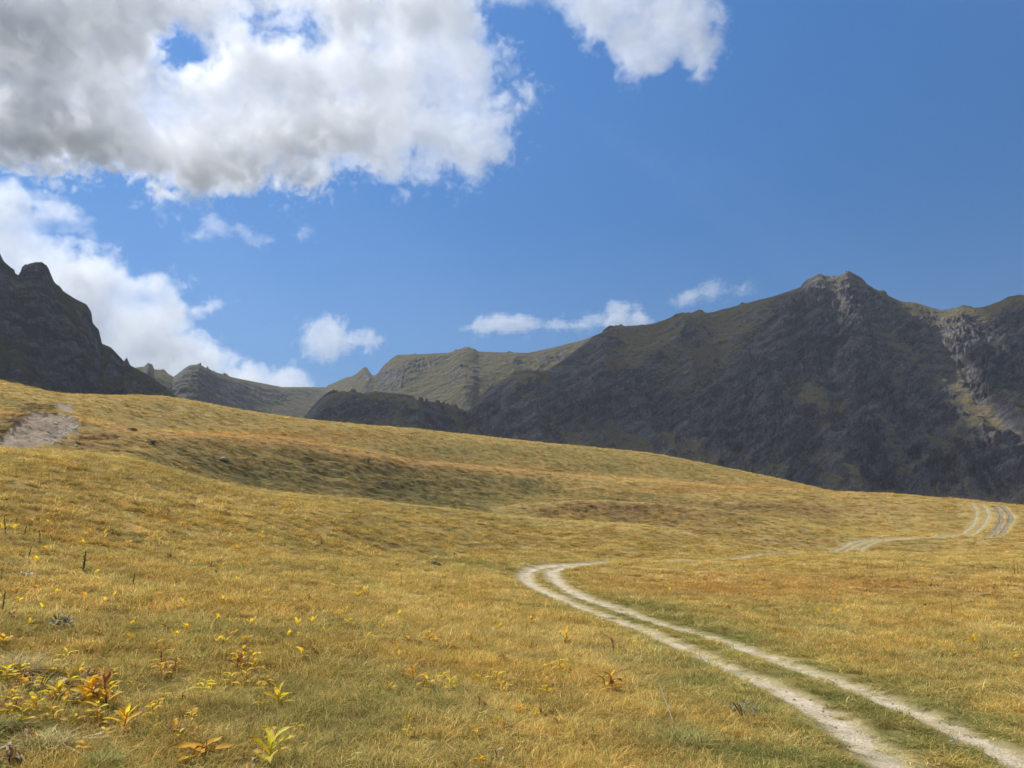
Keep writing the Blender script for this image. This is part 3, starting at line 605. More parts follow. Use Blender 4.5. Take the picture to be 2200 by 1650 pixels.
for (ra, rb_, dens, s_, zs) in ((2.8, 5, 60, .95, .8), (5, 9, 150, .85, .75), (9, 14, 75, 1.15, .7), (14, 24, 30, 1.6, .62), (24, 45, 12, 2.2, .5), (45, 90, 4.0, 3.3, .40), (90, 180, 2.2, 3.6, .34), (180, 330, .8, 5.0, .28)):
    area = math.radians(96) / 2 * (rb_ ** 2 - ra ** 2); n = int(area * dens)
    az_ = (R_.rand(n) - .5) * math.radians(96); r_ = np.sqrt(ra ** 2 + R_.rand(n) * (rb_ ** 2 - ra ** 2))
    P_.append(np.stack([r_ * np.sin(az_), r_ * np.cos(az_)], -1)); Sx.append(np.stack([s_ * (.65 + .7 * R_.rand(n)), zs * (.6 + .8 * R_.rand(n))], -1))
P_ = np.vstack(P_); Sx = np.vstack(Sx)
def grid_at(G, x, y):
    az = np.arctan2(x, y); r = np.hypot(x, y)
    i = np.clip(np.round((az - AZ0) / (AZ1 - AZ0) * (NAZ - 1)).astype(int), 0, NAZ - 1); j = np.clip(np.round((np.log(r) - lr[0]) / (lr[1] - lr[0])).astype(int), 0, NR - 1)
    return G[i, j]
rd = grid_at(rut_d, P_[:, 0], P_[:, 1]); rm_ = grid_at(rut_m, P_[:, 0], P_[:, 1]); sc_ = grid_at(scree_mask, P_[:, 0], P_[:, 1])
hwP = np.interp(np.hypot(P_[:, 0], P_[:, 1]), [8, 16, 35, 60], [.25, .26, .34, .50]); gap = rm_ - hwP
keep = ((gap > .10 * Sx[:, 0]) | (rd > 3)) & ~sc_ & ~((gap < .35) & (R_.rand(len(rd)) < .45)) & (rd > 1.02) | ((rd > .5) & (rd < 1.3) & (R_.rand(len(rd)) < .09) & ~sc_)
# bare thin spots
keep &= ~((fbm(P_[:, 0] / 1.7, P_[:, 1] / 1.7, 3, .6, 191) > .62) & (R_.rand(len(rd)) < .6))
P_, Sx, rm_ = P_[keep], Sx[keep], rm_[keep]
nP = len(P_); print('tufts', nP)
tc = grid_at(C, P_[:, 0], P_[:, 1]) * np.array([.96, .94, .80]) * (.80 + .5 * R_.rand(nP))[:, None]
wv = R_.rand(nP)[:, None]; tc = np.where(wv < .12, tc * .4 + .6 * STRAW * 1.15, tc); tc = np.where((wv > .12) & (wv < .2), tc * .5 + .5 * BROWN, tc)
lump = fbm(P_[:, 0] / .8, P_[:, 1] / .8, 2, .5, 195)
tc = tc * (1 + .20 * lump + .13 * fbm(P_[:, 0] / 3.1, P_[:, 1] / 2.2, 3, .6, 197))[:, None]
short = np.clip(rm_ / 1.2, .30, 1)
Sz = Sx[:, 0] * Sx[:, 1] * 1.25 * short * (1 + .45 * lump) * (1 - .6 * np.clip(grid_at(terr, P_[:, 0], P_[:, 1]) * 2, 0, 1))
zP = hz(P_[:, 0], P_[:, 1]) + EYE
gm = bpy.data.meshes.new('grass'); gm.vertices.add(nP); gm.vertices.foreach_set('co', np.column_stack([P_, zP]).astype(np.float32).ravel())
def padd(nm, typ, key, arr):
    at = gm.attributes.new(nm, typ, 'POINT'); at.data.foreach_set(key, np.ascontiguousarray(arr).ravel())
padd('tint', 'FLOAT_COLOR', 'color', np.column_stack([np.clip(tc, 0, 1), np.ones(nP)]).astype(np.float32))
padd('scl', 'FLOAT_VECTOR', 'vector', np.column_stack([Sx[:, 0], Sx[:, 0], Sz]).astype(np.float32))
padd('rot', 'FLOAT_VECTOR', 'vector', np.column_stack([R_.randn(nP) * .12, R_.randn(nP) * .12, R_.rand(nP) * 6.283]).astype(np.float32))
padd('vid', 'INT', 'value', R_.randint(0, 7, nP).astype(np.int32))
grass = bpy.data.objects.new('grass', gm); COL.objects.link(grass)
tag(grass, 'short dry golden grass covering the whole meadow', kind='stuff')
g = bpy.data.node_groups.new('grass', 'GeometryNodeTree')
g.interface.new_socket('Geometry', in_out='INPUT', socket_type='NodeSocketGeometry'); g.interface.new_socket('Geometry', in_out='OUTPUT', socket_type='NodeSocketGeometry')
t = NT(g); gi_ = t.n('NodeGroupInput'); go_ = t.n('NodeGroupOutput', None, None)
jn = t.n('GeometryNodeGeometryToInstance', None, None)
for o in reversed(tufts): t.K.new(t.n('GeometryNodeObjectInfo', {'Object': o, 'As Instance': True}, 'Geometry'), jn.inputs[0])
def nat(nm, typ): return t.n('GeometryNodeInputNamedAttribute', {'Name': nm}, 'Attribute', data_type=typ)
e2r = t.n('FunctionNodeEulerToRotation', {0: nat('rot', 'FLOAT_VECTOR')})
# each tuft as its own pickable instance
ji = t.n('GeometryNodeJoinGeometry', None, None)
t.N.remove(jn)
for o in tufts:
    oi = t.n('GeometryNodeObjectInfo', {'Object': o, 'As Instance': True}, 'Geometry'); t.K.new(oi, ji.inputs[0])
ip = t.n('GeometryNodeInstanceOnPoints', {'Points': gi_, 'Instance': ji.outputs[0], 'Pick Instance': True, 'Instance Index': nat('vid', 'INT'), 'Rotation': e2r, 'Scale': nat('scl', 'FLOAT_VECTOR')})
t.K.new(ip, go_.inputs[0])
for nd in [n_ for n_ in t.N if n_.bl_idname == 'GeometryNodeObjectInfo' and not n_.outputs['Geometry'].links]: t.N.remove(nd)
md = grass.modifiers.new('grass', 'NODES'); md.node_group = g

# ------------------------------------------------------------------ plants, stones and stalks standing in the meadow
m_leaf, t = material('autumn_leaf')
lc = t.n('ShaderNodeAttribute', None, 0, attribute_name='col')
nz = t.noise(t.n('ShaderNodeNewGeometry', None, 0), 60, 3, .6)
lc2 = t.mix(t.ramp(nz, [(.45, 0.0), (.7, .35)]), lc, (.20, .09, .03))
finish(t, t.n('ShaderNodeMixShader', {0: .5, 1: principled(t, lc2, .6, None, .3), 2: t.n('ShaderNodeBsdfTranslucent', {'Color': lc2})}))
m_stem, t = material('plant_stem')
finish(t, principled(t, t.n('ShaderNodeAttribute', None, 0, attribute_name='col'), .8))
m_stone, t = material('weathered_stone')
pos = t.n('ShaderNodeTexCoord', None, 3); na_ = t.noise(pos, 6, 5, .65); nb_ = t.noise(pos, 30, 4, .6)
c_ = t.v('MULTIPLY', t.n('ShaderNodeAttribute', None, 0, attribute_name='col'), t.ramp(na_, [(.3, (.55, .53, .5)), (.7, (1.3, 1.28, 1.25))]))
c_ = t.mix(t.ramp(nb_, [(.58, 0.0), (.66, .5)]), c_, (.30, .30, .22))
finish(t, principled(t, c_, .95, t.n('ShaderNodeBump', {'Strength': .7, 'Distance': .02, 'Height': nb_}), .2))

PAL = {'yellow': ((.92, .66, .04), (.80, .56, .05), (.20, .075, .02)), 'amber': ((.88, .50, .04), (.72, .36, .035), (.10, .035, .018)), 'brown': ((.34, .17, .055), (.24, .11, .04), (.05, .02, .014)),
       'lime': ((.72, .66, .06), (.80, .66, .06), (.45, .30, .05)), 'pale': ((.66, .60, .44), (.60, .52, .36), (.38, .28, .16)), 'green': ((.07, .12, .035), (.09, .13, .05), (.13, .13, .06)), 'silver': ((.36, .33, .17), (.46, .42, .25), (.62, .58, .44)), 'dark': ((.05, .07, .03), (.06, .075, .04), (.09, .08, .05))}
class Acc:
    def __init__(s): s.V = []; s.F = []; s.C = []; s.n = 0
    def grid(s, P, Cc, nu, nv):                       # P (nu*nv,3)
        s.V.append(P); s.C.append(Cc); i = np.arange(nu - 1)[:, None]; j = np.arange(nv - 1)[None]
        s.F.append(np.stack([i * nv + j, i * nv + j + 1, (i + 1) * nv + j + 1, (i + 1) * nv + j], -1).reshape(-1, 4) + s.n); s.n += len(P)
    def make(s, name, mat, parent=None):
        return mesh_np(name, np.vstack(s.V), np.vstack(s.F), mat, {'col': np.clip(np.vstack(s.C), 0, 1)}, parent=parent)
def leaf(acc, R, base, az, pitch, L, W, pal, curl=.6, fold=.35, twist=0., burn=.75):
    n = 9; tt = np.linspace(0, 1, n); ang = pitch - curl * tt * 1.4; dl = L / (n - 1)
    s = np.concatenate([[0], np.cumsum(np.cos(ang[:-1]) * dl)]); z = np.concatenate([[0], np.cumsum(np.sin(ang[:-1]) * dl)])
    w = W * (np.sin(np.pi * np.clip(tt, .0, 1) ** .75) ** .8 * .98 + .06 * (1 - tt))
    d = np.array([math.cos(az), math.sin(az), 0]); sd = np.array([-math.sin(az), math.cos(az), 0]); P = []; Cc = []
    nrm = np.stack([-np.sin(ang)[:, None] * d[None] + np.cos(ang)[:, None] * np.array([0, 0, 1])], 0)[0]
    c0, c1, c2 = [np.array(c) for c in PAL[pal]]; br = .8 + .4 * R.rand()
    for k in range(n):
        ctr = base + d * s[k] + np.array([0, 0, z[k]]); tw = twist * tt[k]; sv = sd * math.cos(tw) + nrm[k] * math.sin(tw)
        for q in (-1, -.5, 0, .5, 1):
            wav = .10 * W * math.sin(tt[k] * 9 + q * 2 + az)
            P.append(ctr + sv * q * w[k] / 2 + nrm[k] * (fold * abs(q) * w[k] / 2 + wav * abs(q)))
            m = np.clip((tt[k] - burn) / (1 - burn + 1e-3) + (abs(q) - .6) * .5, 0, 1); cc = c0 * (1 - .35 * abs(q)) + c1 * .35 * abs(q)
            if q == 0: cc = cc * 1.1
            Cc.append((cc * (1 - m) + c2 * m) * br)
    acc.grid(np.array(P), np.array(Cc), n, 5)
def tube(acc, pts, r0, r1, col, ns=6):
    pts = np.array(pts, float); n = len(pts); a = np.linspace(0, 2 * np.pi, ns + 1); P = []; Cc = []
    for k in range(n):
        tg = pts[min(k + 1, n - 1)] - pts[max(k - 1, 0)]; tg = tg / (np.linalg.norm(tg) + 1e-9); u = np.cross(tg, [0.3, 1, .1]); u /= np.linalg.norm(u); v = np.cross(tg, u); r = r0 + (r1 - r0) * k / (n - 1)
        P.append(pts[k] + r * (np.cos(a)[:, None] * u + np.sin(a)[:, None] * v)); Cc.append(np.tile(col, (ns + 1, 1)))
    acc.grid(np.vstack(P), np.vstack(Cc), n, ns + 1)
def place(px, py, name, rz=0.0, sink=0.0, rmin=3):
    c, r = cast(px, py, rmin); z = c[2] + EYE - sink; e = empty(name, (c[0], c[1], z), rz); return e, float(math.hypot(r, c[2]))
TAKEN = []
def leafy(px, py, hpx, pal, label, seed, n=6, spread=.6, wid=.32, up=1.1, name='broad_leaved_plant', cat='plant', group=None, pal2=None, curl=.6, burn=.7, lean=0.15, stemf=.55, llen=.55):
    R = np.random.RandomState(seed); e, dist = place(px, py, name); h = 1.0 * hpx / FPX * dist; TAKEN.append((px, py))
    st = Acc(); az = R.rand() * 6.28; top = np.array([math.cos(az) * lean * h, math.sin(az) * lean * h, h * stemf])
    pts = [top * q + np.array([0, 0, -.04 * (1 - q)]) for q in np.linspace(0, 1, 5)]
    c0 = np.array(PAL[pal][1]) * .7 + np.array([.02, .03, .0]); tube(st, pts, .020 * h + .002, .010 * h + .001, c0); st.make('stem', m_stem, e)
    lv = Acc(); a0 = R.rand() * 6.28
    n = int(n * 1.4 + .5)
    for k in range(n):
        q = .15 + .85 * (k + .3 * R.rand()) / n; b = top * q; a = a0 + k * 2.4 + R.randn() * .3
        L = h * llen * (1.05 - .35 * q) * (.8 + .4 * R.rand()); pit = up * (.45 + .65 * q) + R.randn() * .15
        leaf(lv, R, b, a, pit * (1 - spread * .4), L, L * wid * .95 * (.8 + .4 * R.rand()), pal2 if (pal2 and R.rand() < .4) else pal, curl * (.5 + R.rand()), .3, R.randn() * .5, burn + .2 * (R.rand() - .5))
    lv.make('leaves', m_leaf, e); tag(e, label, cat, group); return e

LP = [ # column, row of the base, height, palette, second palette, leaves, label
 (232, 1527, 82, 'brown', 'amber', 7, 'tall brown and amber plant standing alone right of the yellow leaf clump', dict(spread=.2, up=1.35, stemf=.7, wid=.30)),
 (186, 1521, 74, 'yellow', 'amber', 10, 'bushy yellow plant with brown burnt tips at the right end of the leaf clump', dict(spread=.35, up=1.3, wid=.36, burn=.55)),
 (104, 1512, 52, 'yellow', None, 7, 'bright yellow broad plant in the middle of the leaf clump', dict(spread=.8, wid=.5, up=.9)),
 (121, 1516, 56, 'yellow', 'lime', 6, 'yellow ribbed plant with upright fan leaves just right of the clump middle', dict(spread=.3, wid=.42, up=1.3)),
 (62, 1492, 44, 'amber', 'yellow', 7, 'orange yellow plant at the left end of the leaf clump', dict(spread=.8, wid=.4)),
 (86, 1486, 40, 'yellow', 'lime', 6, 'small lemon plant at the back of the leaf clump', dict(spread=.6, wid=.42)),
 (150, 1518, 42, 'pale', 'lime', 6, 'withered cream and green plant between the two yellow bushes of the clump', dict(spread=.8, wid=.3)),
 (135, 1484, 44, 'pale', 'silver', 8, 'grey withered heap of leaves behind the yellow clump', dict(spread=1.1, wid=.36, up=.7, curl=1.1)),
 (262, 1578, 70, 'amber', 'yellow', 8, 'orange upright plant with leaning folded leaf below the tall brown plant', dict(spread=.35, wid=.28, up=1.25)),
 (277, 1562, 46, 'brown', 'amber', 5, 'small russet plant leaning against the orange upright one', dict(spread=.6, wid=.26)),
 (372, 1584, 52, 'brown', 'amber', 3, 'dark brown three-leaved plant on a thin yellow stem', dict(spread=.3, wid=.34, up=1.2, stemf=.35, llen=.8)),
 (428, 1628, 62, 'amber', 'yellow', 4, 'sprawling plant with long amber leaves lying out to both sides', dict(spread=1.3, wid=.30, up=.55, llen=1.15, stemf=.35, curl=.1)),
 (572, 1652, 88, 'yellow', 'lime', 6, 'tall yellow green plant with brown tips at the bottom edge', dict(spread=.35, wid=.28, up=1.3, llen=.75, burn=.6)),
 (603, 1520, 58, 'yellow', 'brown', 5, 'forked yellow plant with dark backs to its leaves', dict(spread=.35, wid=.28, up=1.3, llen=.7, burn=.6)),
 (562, 1523, 40, 'yellow', 'brown', 5, 'ragged yellow plant just left of the forked one', dict(spread=.8, wid=.22)),
 (432, 1502, 62, 'lime', 'yellow', 8, 'green and lemon plant with hanging pale leaves', dict(spread=.9, wid=.34, up=.9)),
 (512, 1442, 62, 'amber', 'brown', 9, 'amber plant stacked in two leafy tiers', dict(spread=.5, wid=.36, up=1.1, stemf=.75, llen=.4)),
 (347, 1432, 56, 'brown', 'amber', 7, 'russet drooping plant, left of the pair of withered ones', dict(spread=.7, wid=.22, curl=1.2)),
 (372, 1446, 48, 'brown', 'amber', 7, 'russet drooping plant, right of the pair of withered ones', dict(spread=1.0, wid=.22, curl=1.2)),
 (523, 1474, 26, 'yellow', 'lime', 3, 'small lemon sprig below the tiered amber plant', dict(spread=.4, wid=.4, stemf=.4, llen=.7)),
 (492, 1496, 20, 'yellow', None, 2, 'single pale yellow leaf standing upright in the grass', dict(spread=.3, wid=.4, stemf=.3, llen=.8)),
 (563, 1483, 22, 'lime', 'yellow', 3, 'small lime sprig above the ragged yellow plant', dict(spread=.4, wid=.4, stemf=.4, llen=.7)),
 (281, 1478, 24, 'yellow', 'brown', 3, 'low yellow and black leaves right of the tall brown plant', dict(spread=1.0, wid=.4)),
 (212, 1462, 30, 'brown', 'pale', 5, 'small dark withered plant above the tall brown one', dict(spread=.8, wid=.3)),
 (18, 1470, 52, 'lime', 'yellow', 8, 'lemon green leafy plant at the left edge beside the clump', dict(spread=.7, wid=.4)),
 (6, 1398, 46, 'amber', 'yellow', 6, 'amber leaved plant at the left edge above the clump', dict(spread=.6, wid=.4)),
 (62, 1402, 30, 'amber', 'brown', 5, 'small amber and brown plant above the leaf clump', dict(spread=.6, wid=.35)),
 (136, 1425, 34, 'lime', 'yellow', 4, 'narrow lime leaf leaning left above the leaf clump', dict(spread=1.0, wid=.2, llen=.9)),
 (137, 1462, 26, 'yellow', 'lime', 3, 'yellow leaf poking up behind the withered grey heap', dict(spread=.4, wid=.4)),
 (60, 1610, 52, 'yellow', 'brown', 4, 'yellow leaf on the dark heap at the bottom left corner', dict(spread=.9, wid=.35)),
 (20, 1652, 66, 'brown', 'pale', 14, 'heap of dark brown and cream withered leaves in the bottom left corner', dict(spread=1.2, wid=.26, curl=1.2, up=.8)),
 (172, 1625, 40, 'amber', 'yellow', 6, 'amber and yellow leaves lying low left of the pale rosette', dict(spread=1.2, wid=.45)),
 (135, 1634, 24, 'amber', 'pale', 4, 'curled orange leaf low on the turf near the corner heap', dict(spread=1.2, wid=.45)),
 (224, 1592, 36, 'pale', 'yellow', 7, 'cream coloured curled rosette below the orange upright plant', dict(spread=1.0, wid=.4, curl=1.2)),
 (545, 1655, 46, 'brown', 'pale', 9, 'brown withered leaves around the foot of the tall yellow green plant', dict(spread=1.2, wid=.3, curl=1.2)),
 (662, 1612, 28, 'yellow', None, 3, 'curled yellow leaf lying on grass near the bottom edge', dict(spread=1.0, wid=.5, curl=1.3)),
 (675, 1658, 34, 'yellow', 'brown', 4, 'yellow sprig at the bottom edge right of the tall yellow green plant', dict(spread=.4, wid=.35)),
 (580, 1552, 22, 'pale', 'brown', 8, 'flat litter of cream leaves below the forked yellow plant', dict(spread=1.3, wid=.25, curl=1.2)),
 (213, 1368, 26, 'amber', 'brown', 4, 'small orange plant with brown top in the left grass', dict(spread=.4, wid=.35)),
 (214, 1345, 24, 'brown', None, 4, 'dark stub of a plant just above the small orange one', dict(spread=.4, wid=.3)),
 (38, 1278, 24, 'amber', 'brown', 5, 'orange brown plant near the left edge below the pale stones', dict(spread=.4, wid=.35)),
 (42, 1298, 20, 'yellow', None, 4, 'yellow plant just below the orange brown one at left', dict(spread=.7, wid=.4)),
 (880, 1392, 36, 'amber', 'brown', 9, 'wide cluster of amber leaves left of the golden fan', dict(spread=.9, wid=.3)),
 (1006, 1380, 30, 'amber', 'yellow', 7, 'golden fan of withered leaves in the middle of the meadow', dict(spread=.9, wid=.3)),
 (968, 1413, 18, 'yellow', None, 4, 'low bright yellow arc of leaves below the golden fan', dict(spread=1.3, wid=.3, curl=1.2)),
 (970, 1486, 44, 'lime', 'yellow', 6, 'upright yellow green plant in the centre foreground', dict(spread=.3, wid=.3, up=1.3)),
 (1085, 1428, 34, 'brown', None, 7, 'small dark brown seed-head plant right of centre', dict(spread=.3, wid=.3, up=1.3)),
 (1213, 1394, 34, 'brown', 'amber', 6, 'slim russet plant above the yellow and brown group', dict(spread=.2, wid=.25, up=1.35)),
 (1147, 1408, 24, 'brown', None, 3, 'thin brown blade left of the slim russet plant', dict(spread=.2, wid=.15, up=1.35)),
 (787, 1345, 20, 'yellow', 'lime', 5, 'small yellow plant in the mid meadow, left of the white stones', dict(spread=.9, wid=.4)),
 (724, 1325, 20, 'yellow', 'amber', 4, 'small yellow plant furthest up the mid meadow', dict(spread=.6, wid=.35)),
 (1143, 1340, 22, 'yellow', 'brown', 4, 'single yellow plant below the bend of the track', dict(spread=.4, wid=.4)),
 (1077, 1370, 32, 'yellow', 'amber', 6, 'thin yellow plant between the golden fan and the track', dict(spread=.4, wid=.3)),
 (1316, 1490, 66, 'amber', 'brown', 10, 'largest amber and brown plant beside the track', dict(spread=.7, wid=.26, up=1.1)),
 (1290, 1452, 20, 'yellow', None, 4, 'yellow leaves just above the largest amber plant', dict(spread=1.0, wid=.4)),
 (1168, 1482, 30, 'amber', 'brown', 5, 'ochre plant left of the largest amber plant', dict(spread=.6, wid=.3)),
 (1121, 1536, 34, 'amber', 'brown', 4, 'orange cupped leaf pair in the central foreground', dict(spread=.4, wid=.4)),
 (1203, 1568, 34, 'amber', 'brown', 5, 'orange plant with a black-tipped leaf below the cupped pair', dict(spread=.6, wid=.35)),
 (833, 1488, 34, 'yellow', 'amber', 4, 'thin yellow stalk with two leaves left of the upright yellow green plant', dict(spread=.4, wid=.3)),
 (1036, 1652, 40, 'amber', 'yellow', 5, 'orange leaves at the bottom edge near the centre', dict(spread=.6, wid=.4)),
 (1072, 1640, 44, 'brown', 'pale', 4, 'dark brown twisted leaf beside the orange ones at the bottom edge', dict(spread=.3, wid=.2, up=1.0)),
 (2095, 1388, 34, 'amber', 'yellow', 6, 'ochre plant in the grass right of the track', dict(spread=.5, wid=.3)),
 (2131, 1412, 16, 'yellow', None, 4, 'small bright yellow plant beside the ochre one', dict(spread=1.0, wid=.5)),
 (1908, 1404, 16, 'yellow', None, 4, 'small yellow plant in the grass nearest the track on its far side', dict(spread=1.0, wid=.4)),
 (1660, 1320, 22, 'amber', 'brown', 6, 'ochre plant at the left end of the row beyond the track', dict(spread=.8, wid=.3)),
 (1700, 1318, 22, 'brown', 'amber', 7, 'brown and ochre plant in the middle of the row beyond the track', dict(spread=.8, wid=.3)),
 (1755, 1320, 20, 'yellow', 'amber', 6, 'yellow ochre plant at the right end of the row beyond the track', dict(spread=.9, wid=.3)),
]
for i, (x_, y_, h_, p_, p2_, n_, lab_, kw_) in enumerate(LP):
    leafy(x_, min(y_, 1662), h_, p_, lab_, 3000 + i, n=n_, pal2=p2_, group='autumn broad-leaved plants scattered over the meadow', **kw_)

R0_ = np.random.RandomState(19)
for i in range(100):
    x_, y_ = [(R0_.rand() * 250, 1440 + R0_.rand() * 130), (330 + R0_.rand() * 330, 1400 + R0_.rand() * 240), (820 + R0_.rand() * 560, 1360 + R0_.rand() * 230)][0 if i < 52 else (1 if i < 78 else 2)]
    leafy(x_, min(y_, 1655), 32 + R0_.rand() * 28, ['yellow', 'amber', 'yellow', 'yellow', 'brown'][i % 5], 'low leafy yellow or brown shoot among the bigger autumn plants in the near grass', 3300 + i, n=4, pal2=['brown', 'yellow', 'amber'][i % 3],
          group='low leafy shoots filling the near grass', spread=.4 + .7 * R0_.rand(), wid=.26 + .12 * R0_.rand(), curl=.5 + .7 * R0_.rand(), up=.8 + .5 * R0_.rand())

# far small ones: nothing tells them apart, so they share a label
proto = []
for i in range(8):
    R = np.random.RandomState(4100 + i); a = Acc()
    for k in range(3 + i % 3): leaf(a, R, np.array([R.randn() * .02, R.randn() * .02, 0.05]), R.rand() * 6.28, .9 + .4 * R.rand(), .16 + .08 * R.rand(), .07, ['yellow', 'amber', 'yellow', 'yellow', 'brown', 'yellow', 'yellow', 'brown'][i], .6, .3, 0, .8)
    proto.append(mesh_np('small_leafy_plant', np.vstack(a.V), np.vstack(a.F), m_leaf, {'col': np.clip(np.vstack(a.C), 0, 1)}, link=False))
R = np.random.RandomState(88); cnt = 0
SPOT = [(390, 1303), (432, 1310), (375, 1372), (500, 1366), (465, 1336), (572, 1331), (640, 1346), (670, 1341), (596, 1336), (650, 1325), (480, 1385), (283, 1382), (350, 1352), (120, 1330), (95, 1310), (180, 1318), (228, 1295), (500, 1345), (285, 1345), (700, 1365), (640, 1370), (680, 1410), (760, 1345), (820, 1352), (1290, 1330), (1400, 1372), (860, 1412), (1230, 1422), (1248, 1418), (1300, 1440), (1360, 1388), (1820, 1310), (1988, 1320), (2075, 1330), (1560, 1305), (1600, 1312), (2040, 1412), (2145, 1352), (1840, 1352), (1990, 1305), (1640, 1296), (2180, 1420), (1030, 1470), (830, 1440), (905, 1440), (1170, 1440)]
while len(SPOT) < 190:
    x_, y_ = R.rand() * 2200, 1100 + (R.rand() ** 1.3) * 300
    if y_ < 1120 + .03 * x_ and x_ > 700: continue
    if R.rand() < .35 + .5 * (x_ < 1100): SPOT.append((x_, y_))
for (x_, y_) in SPOT:
    c = cast(x_, y_)
    if c is None or grid_at(rut_d, np.array(c[0][0]), np.array(c[0][1])) < 2: continue
    o = proto[R.randint(8)].copy(); o.name = 'small_leafy_plant'; COL.objects.link(o)
    o.location = (c[0][0], c[0][1], c[0][2] + EYE); s_ = (.8 + .6 * R.rand()) * np.interp(c[1], [8, 20, 60], [.42, .7, 1.15]); o.scale = (s_, s_, s_); o.rotation_euler = (0, 0, R.rand() * 6.28)
    tag(o, 'tiny yellow or brown leaf sprig among the many dotting the distant dry grass', 'plant', 'small leaf sprigs dotting the meadow'); cnt += 1

def stalk(px, py, hpx, pal, label, seed, tilt=.05, leaves=6, thick=.03, name='dry_stalk', cat='stalk', group=None, branches=0):
    R = np.random.RandomState(seed); e, dist = place(px, py, name); h = hpx / FPX * dist; a = R.rand() * 6.28; st = Acc()
    top = np.array([math.cos(a) * tilt * h, math.sin(a) * tilt * h, h]); pts = [top * q + np.array([0, 0, -.03]) * (1 - q) for q in np.linspace(0, 1, 6)]
    tube(st, pts, thick * h, thick * h * .45, np.array(PAL[pal][0])); 
    for b in range(branches):
        q = .35 + .5 * R.rand(); p0 = top * q; a2 = R.rand() * 6.28; p1 = p0 + np.array([math.cos(a2) * .25 * h, math.sin(a2) * .25 * h, .28 * h]); tube(st, [p0, (p0 + p1) / 2 + [0, 0, .02 * h], p1], thick * h * .5, thick * h * .25, np.array(PAL[pal][0]), 5)
    st.make('stem', m_stem, e)
    if leaves:
        lv = Acc()
        for k in range(leaves):
            q = .05 + .8 * k / leaves; leaf(lv, R, top * q, k * 2.4 + R.rand(), 1.0 - .3 * R.rand(), h * .34 * (1.1 - .7 * q), h * .09, pal, .7, .3, 0, .8)
        lv.make('leaves', m_leaf, e)
    tag(e, label, cat, group); return e
stalk(178, 1232, 40, 'dark', 'dark green spire plant standing alone in the left meadow', 11, .04, 9, .05, 'spire_plant', 'plant')
stalk(284, 1262, 26, 'dark', 'smaller dark spire plant right of the tall dark green one', 12, .12, 6, .05, 'spire_plant', 'plant')
stalk(690, 1175, 20, 'dark', 'short dark green tuft plant far up the near field', 13, .02, 9, .06, 'spire_plant', 'plant')
for i, (x_, y_, h_, lab_) in enumerate([(12, 1150, 34, 'grey green weed at the very left edge, highest of the weeds there'), (30, 1135, 22, 'small grey green weed right of the highest one at the left edge'), (52, 1150, 20, 'grey green weed right of the dark leaning one at the left edge'), (86, 1168, 24, 'thin leaning grey green weed, furthest right of the left edge weeds'), (60, 1205, 26, 'grey green weed beside the pale withered leaves at left'), (4, 1320, 40, 'dark green weed at the left edge level with the yellow sprigs')]):
    stalk(x_, y_, h_, 'green', lab_, 20 + i, .15, 7, .035, 'weed', 'weed', 'weeds along the left edge')
for i, (x_, y_, h_, lab_) in enumerate([(1598, 1222, 18, 'thin dead stalk behind the bend, left of the dead pair'), (1640, 1220, 16, 'thin dead stalk right of the first one behind the bend'), (1865, 1224, 22, 'dead stalk of the upright pair in the right meadow'), (1872, 1224, 18, 'shorter dead stalk of the upright pair in the right meadow'), (1926, 1228, 20, 'dead upright stalk left of the leaning one'), (1936, 1229, 24, 'dead stalk leaning right in the right meadow'), (2180, 1234, 26, 'dark dead stalk close to the right edge'), (2188, 1234, 20, 'short dark dead stalk beside the one at the right edge'), (2045, 1325, 30, 'bare dead stalk standing right of the plant row'), (862, 1266, 28, 'bare dead stalk in the middle of the near field'), (1290, 1210, 0, None)]):
    if lab_: stalk(x_, y_, h_, 'brown', lab_, 40 + i, .35 if 'leaning' in lab_ else .05, 0, .03, group='dead stalks in the meadow')
stalk(1452, 1560, 66, 'pale', 'pale dry forked twig leaning in the foreground grass', 60, .9, 0, .018, 'dry_twig', 'twig', branches=2)
stalk(715, 1640, 60, 'pale', 'single pale bent grass stem near the bottom edge', 61, .45, 0, .02, 'dry_twig', 'twig')

def bush(px, py, wpx, hpx, pal, label, seed, n=60, name='bush'):
    R = np.random.RandomState(seed); e, dist = place(px, py, name); w = wpx / FPX * dist; h = hpx / FPX * dist; lv = Acc(); st = Acc()
    for k in range(6):
        a = R.rand() * 6.28; tube(st, [(0, 0, -.02), (math.cos(a) * w * .15, math.sin(a) * w * .15, h * .4), (math.cos(a) * w * .3, math.sin(a) * w * .3, h * .75)], h * .03, h * .012, np.array((.10, .08, .05)), 5)
    st.make('stem', m_stem, e)
    for k in range(n):
        a = R.rand() * 6.28; r_ = R.rand() ** .5 * w * .42; zz = h * (.1 + .6 * R.rand() * (1 - (r_ / (w * .5)) ** 2)); L = max(h * .38, w * .10) * (.6 + .6 * R.rand())
        leaf(lv, R, np.array([r_ * math.cos(a), r_ * math.sin(a), zz]), R.rand() * 6.28, .3 + 1.0 * R.rand(), L, L * .28, pal, .5, .3, 0, .9)
    lv.make('leaves', m_leaf, e); tag(e, label, 'bush'); return e
bush(790, 992, 34, 12, 'green', 'low dark green juniper bush on the orange ridge', 71, 90)
bush(130, 1352, 44, 34, 'silver', 'grey green feathery shrub in the left grass', 72, 80)
bush(1600, 1548, 70, 44, 'silver', 'pale silvery thistle with cream leaves beside the track', 73, 46, 'thistle')
bush(1650, 1556, 50, 20, 'brown', 'brown withered rosette just right of the silvery thistle', 74, 40, 'withered_rosette')
bush(82, 1488, 70, 40, 'silver', 'silver withered thistle leaves behind the yellow clump', 75, 40, 'thistle')
